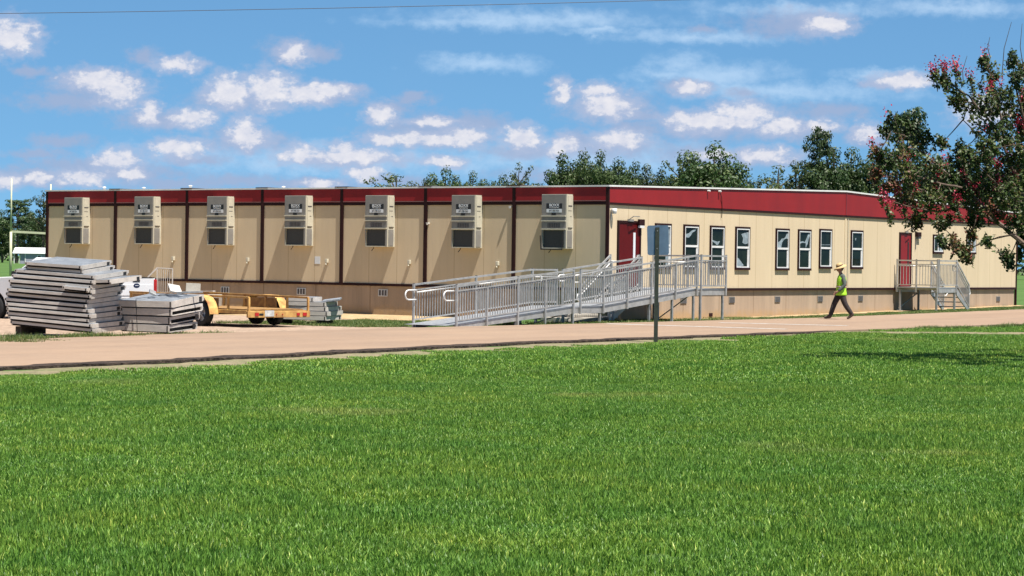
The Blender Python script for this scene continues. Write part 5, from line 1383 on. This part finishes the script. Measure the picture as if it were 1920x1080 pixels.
GREY = [(140,190,110,20),(170,160,90,30),(540,97,50,24),(590,100,40,16),(265,105,28,17),(55,136,38,11),(440,190,90,22),(600,182,75,16),(640,168,40,10),(290,226,75,19),(460,265,80,24),(110,265,60,14),(70,290,60,12),(150,310,110,16),(60,330,110,20),(240,325,120,20),(360,300,70,12),
 (640,300,120,16),(800,246,115,34),(770,186,40,12),(730,200,40,14),(890,230,60,22),(980,285,80,16),(1080,270,60,26),(1140,205,85,30),(1200,216,40,14),(1150,275,90,24),(1320,240,120,28),(1550,208,80,15),(1480,245,90,22),(1400,295,110,20),(1300,290,90,22),(1640,158,30,9),(1480,45,95,27),(1385,174,32,9),
 (1310,55,22,8),(440,340,100,14),(330,345,120,14),(560,345,120,12),(740,340,60,12),(1060,330,140,14),(1620,255,40,20),(1280,165,50,16),(1190,240,60,14)]
CIR = [(900,42,260,16),(1120,58,110,12),(1000,38,340,26),(1270,118,75,28),(1230,140,80,20),(1780,16,240,22),(1500,20,260,20),(1450,170,320,26),(1650,140,120,14),(1350,140,160,34),(900,120,140,22),(600,300,500,40),(1100,300,400,50),(1300,70,200,18)]
mw, mg, mc = cloud_min(WHITE), cloud_min(GREY), cloud_min(CIR)
n1 = noise(sq.outputs[0], .16, 6, .62).outputs['Fac']; n1b = noise(vm('ADD', sq.outputs[0], (7, 0, 3.5)).outputs[0], .15, 5, .6).outputs['Fac']; n2 = noise(sq.outputs[0], .07, 4, .6).outputs['Fac']
def alpha(m_, n_, k, lo, hi):
    v = mth('ADD', mth('SUBTRACT', 1.0, m_), mth('MULTIPLY', mth('SUBTRACT', n_, .5), k))
    r_ = N('ShaderNodeMapRange'); r_.interpolation_type = 'SMOOTHSTEP'; r_.inputs[1].default_value = lo; r_.inputs[2].default_value = hi; L(v, r_.inputs[0]); return r_.outputs[0]
aw = alpha(mw, n1, 2.0, .05, .65); ag = alpha(mg, n1, 1.5, -.3, .8); ah = alpha(mw, n1b, 1.6, -.55, .35); ac_ = alpha(mc, n2, 1.6, 0, 1.2)
gen = alpha(mth('MULTIPLY', mth('ABSOLUTE', px), 3.2), n2, 0, 0, 1)     # 1 in front, 0 well to the side
far_n = noise(dirv, 5, 6, .6).outputs['Fac']
rf = N('ShaderNodeMapRange'); rf.interpolation_type = 'SMOOTHSTEP'; rf.inputs[1].default_value = .60; rf.inputs[2].default_value = .76; L(far_n, rf.inputs[0])
up = N('ShaderNodeMapRange'); up.interpolation_type = 'SMOOTHSTEP'; up.inputs[1].default_value = .13; up.inputs[2].default_value = .2; L(sp.outputs[2], up.inputs[0])
side = mth('MULTIPLY', rf.outputs[0], mth('MAXIMUM', up.outputs[0], mth('SUBTRACT', 1.0, gen, clamp=True)))
dk = N('ShaderNodeMapRange'); dk.interpolation_type = 'SMOOTHSTEP'; dk.inputs[1].default_value = .14; dk.inputs[2].default_value = .6; dk.inputs[3].default_value = SKY; dk.inputs[4].default_value = SKY*.5
L(sp.outputs[2], dk.inputs[0]); skyc = vm('SCALE', sky.outputs[0]); L(dk.outputs[0], skyc.inputs['Scale'])
tint = vm('MULTIPLY', skyc.outputs[0], SKYTINT)
def mix(fac, a, c):
    m_ = N('ShaderNodeMix'); m_.data_type = 'RGBA'; L(fac, m_.inputs[0])
    for i, q in ((6, a), (7, c)):
        if isinstance(q, tuple): m_.inputs[i].default_value = (*q, 1)
        else: L(q, m_.inputs[i])
    return m_.outputs[2]
c0 = mix(mth('MULTIPLY', ac_, .7), tint.outputs[0], CIRC)
c1 = mix(mth('MULTIPLY', ag, .8), c0, GREYC)
c1b = mix(mth('MULTIPLY', ah, .72), c1, HALOC)
rel = mth('MULTIPLY', mth('SUBTRACT', n1b, n1), 2.2); rel = mth('ADD', .5, rel, clamp=True)
wc = mix(rel, WHITEC, (WHITEC[0]*.80, WHITEC[1]*.84, WHITEC[2]*.92))
c2 = mix(mth('MULTIPLY', aw, .93), c1b, wc)
c3 = mix(mth('MULTIPLY', side, .7), c2, GREYC)
L(c3, bg.inputs[0])

cam = bpy.data.cameras.new('camera'); cam.sensor_width = 36; cam.lens = F/1920*36; cam.clip_start = .5; cam.clip_end = 6000
co = bpy.data.objects.new('camera', cam); COL.objects.link(co); co.location = (0, 0, HC)
pitch = math.atan((540-490.4)/F)
co.rotation_euler = (Matrix.Rotation(math.pi/2-pitch, 3, 'X') @ Matrix.Rotation(.0144, 3, 'Z')).to_euler()
scene.camera = co
scene.view_settings.view_transform = 'Standard'; scene.view_settings.look = 'None'; scene.view_settings.gamma = 1
scene.view_settings.exposure = EXPO; scene.view_settings.use_curve_mapping = False
scene.render.engine = 'CYCLES'; scene.cycles.max_bounces = 5; scene.cycles.diffuse_bounces = 3; scene.cycles.transmission_bounces = 4; scene.cycles.transparent_max_bounces = 6
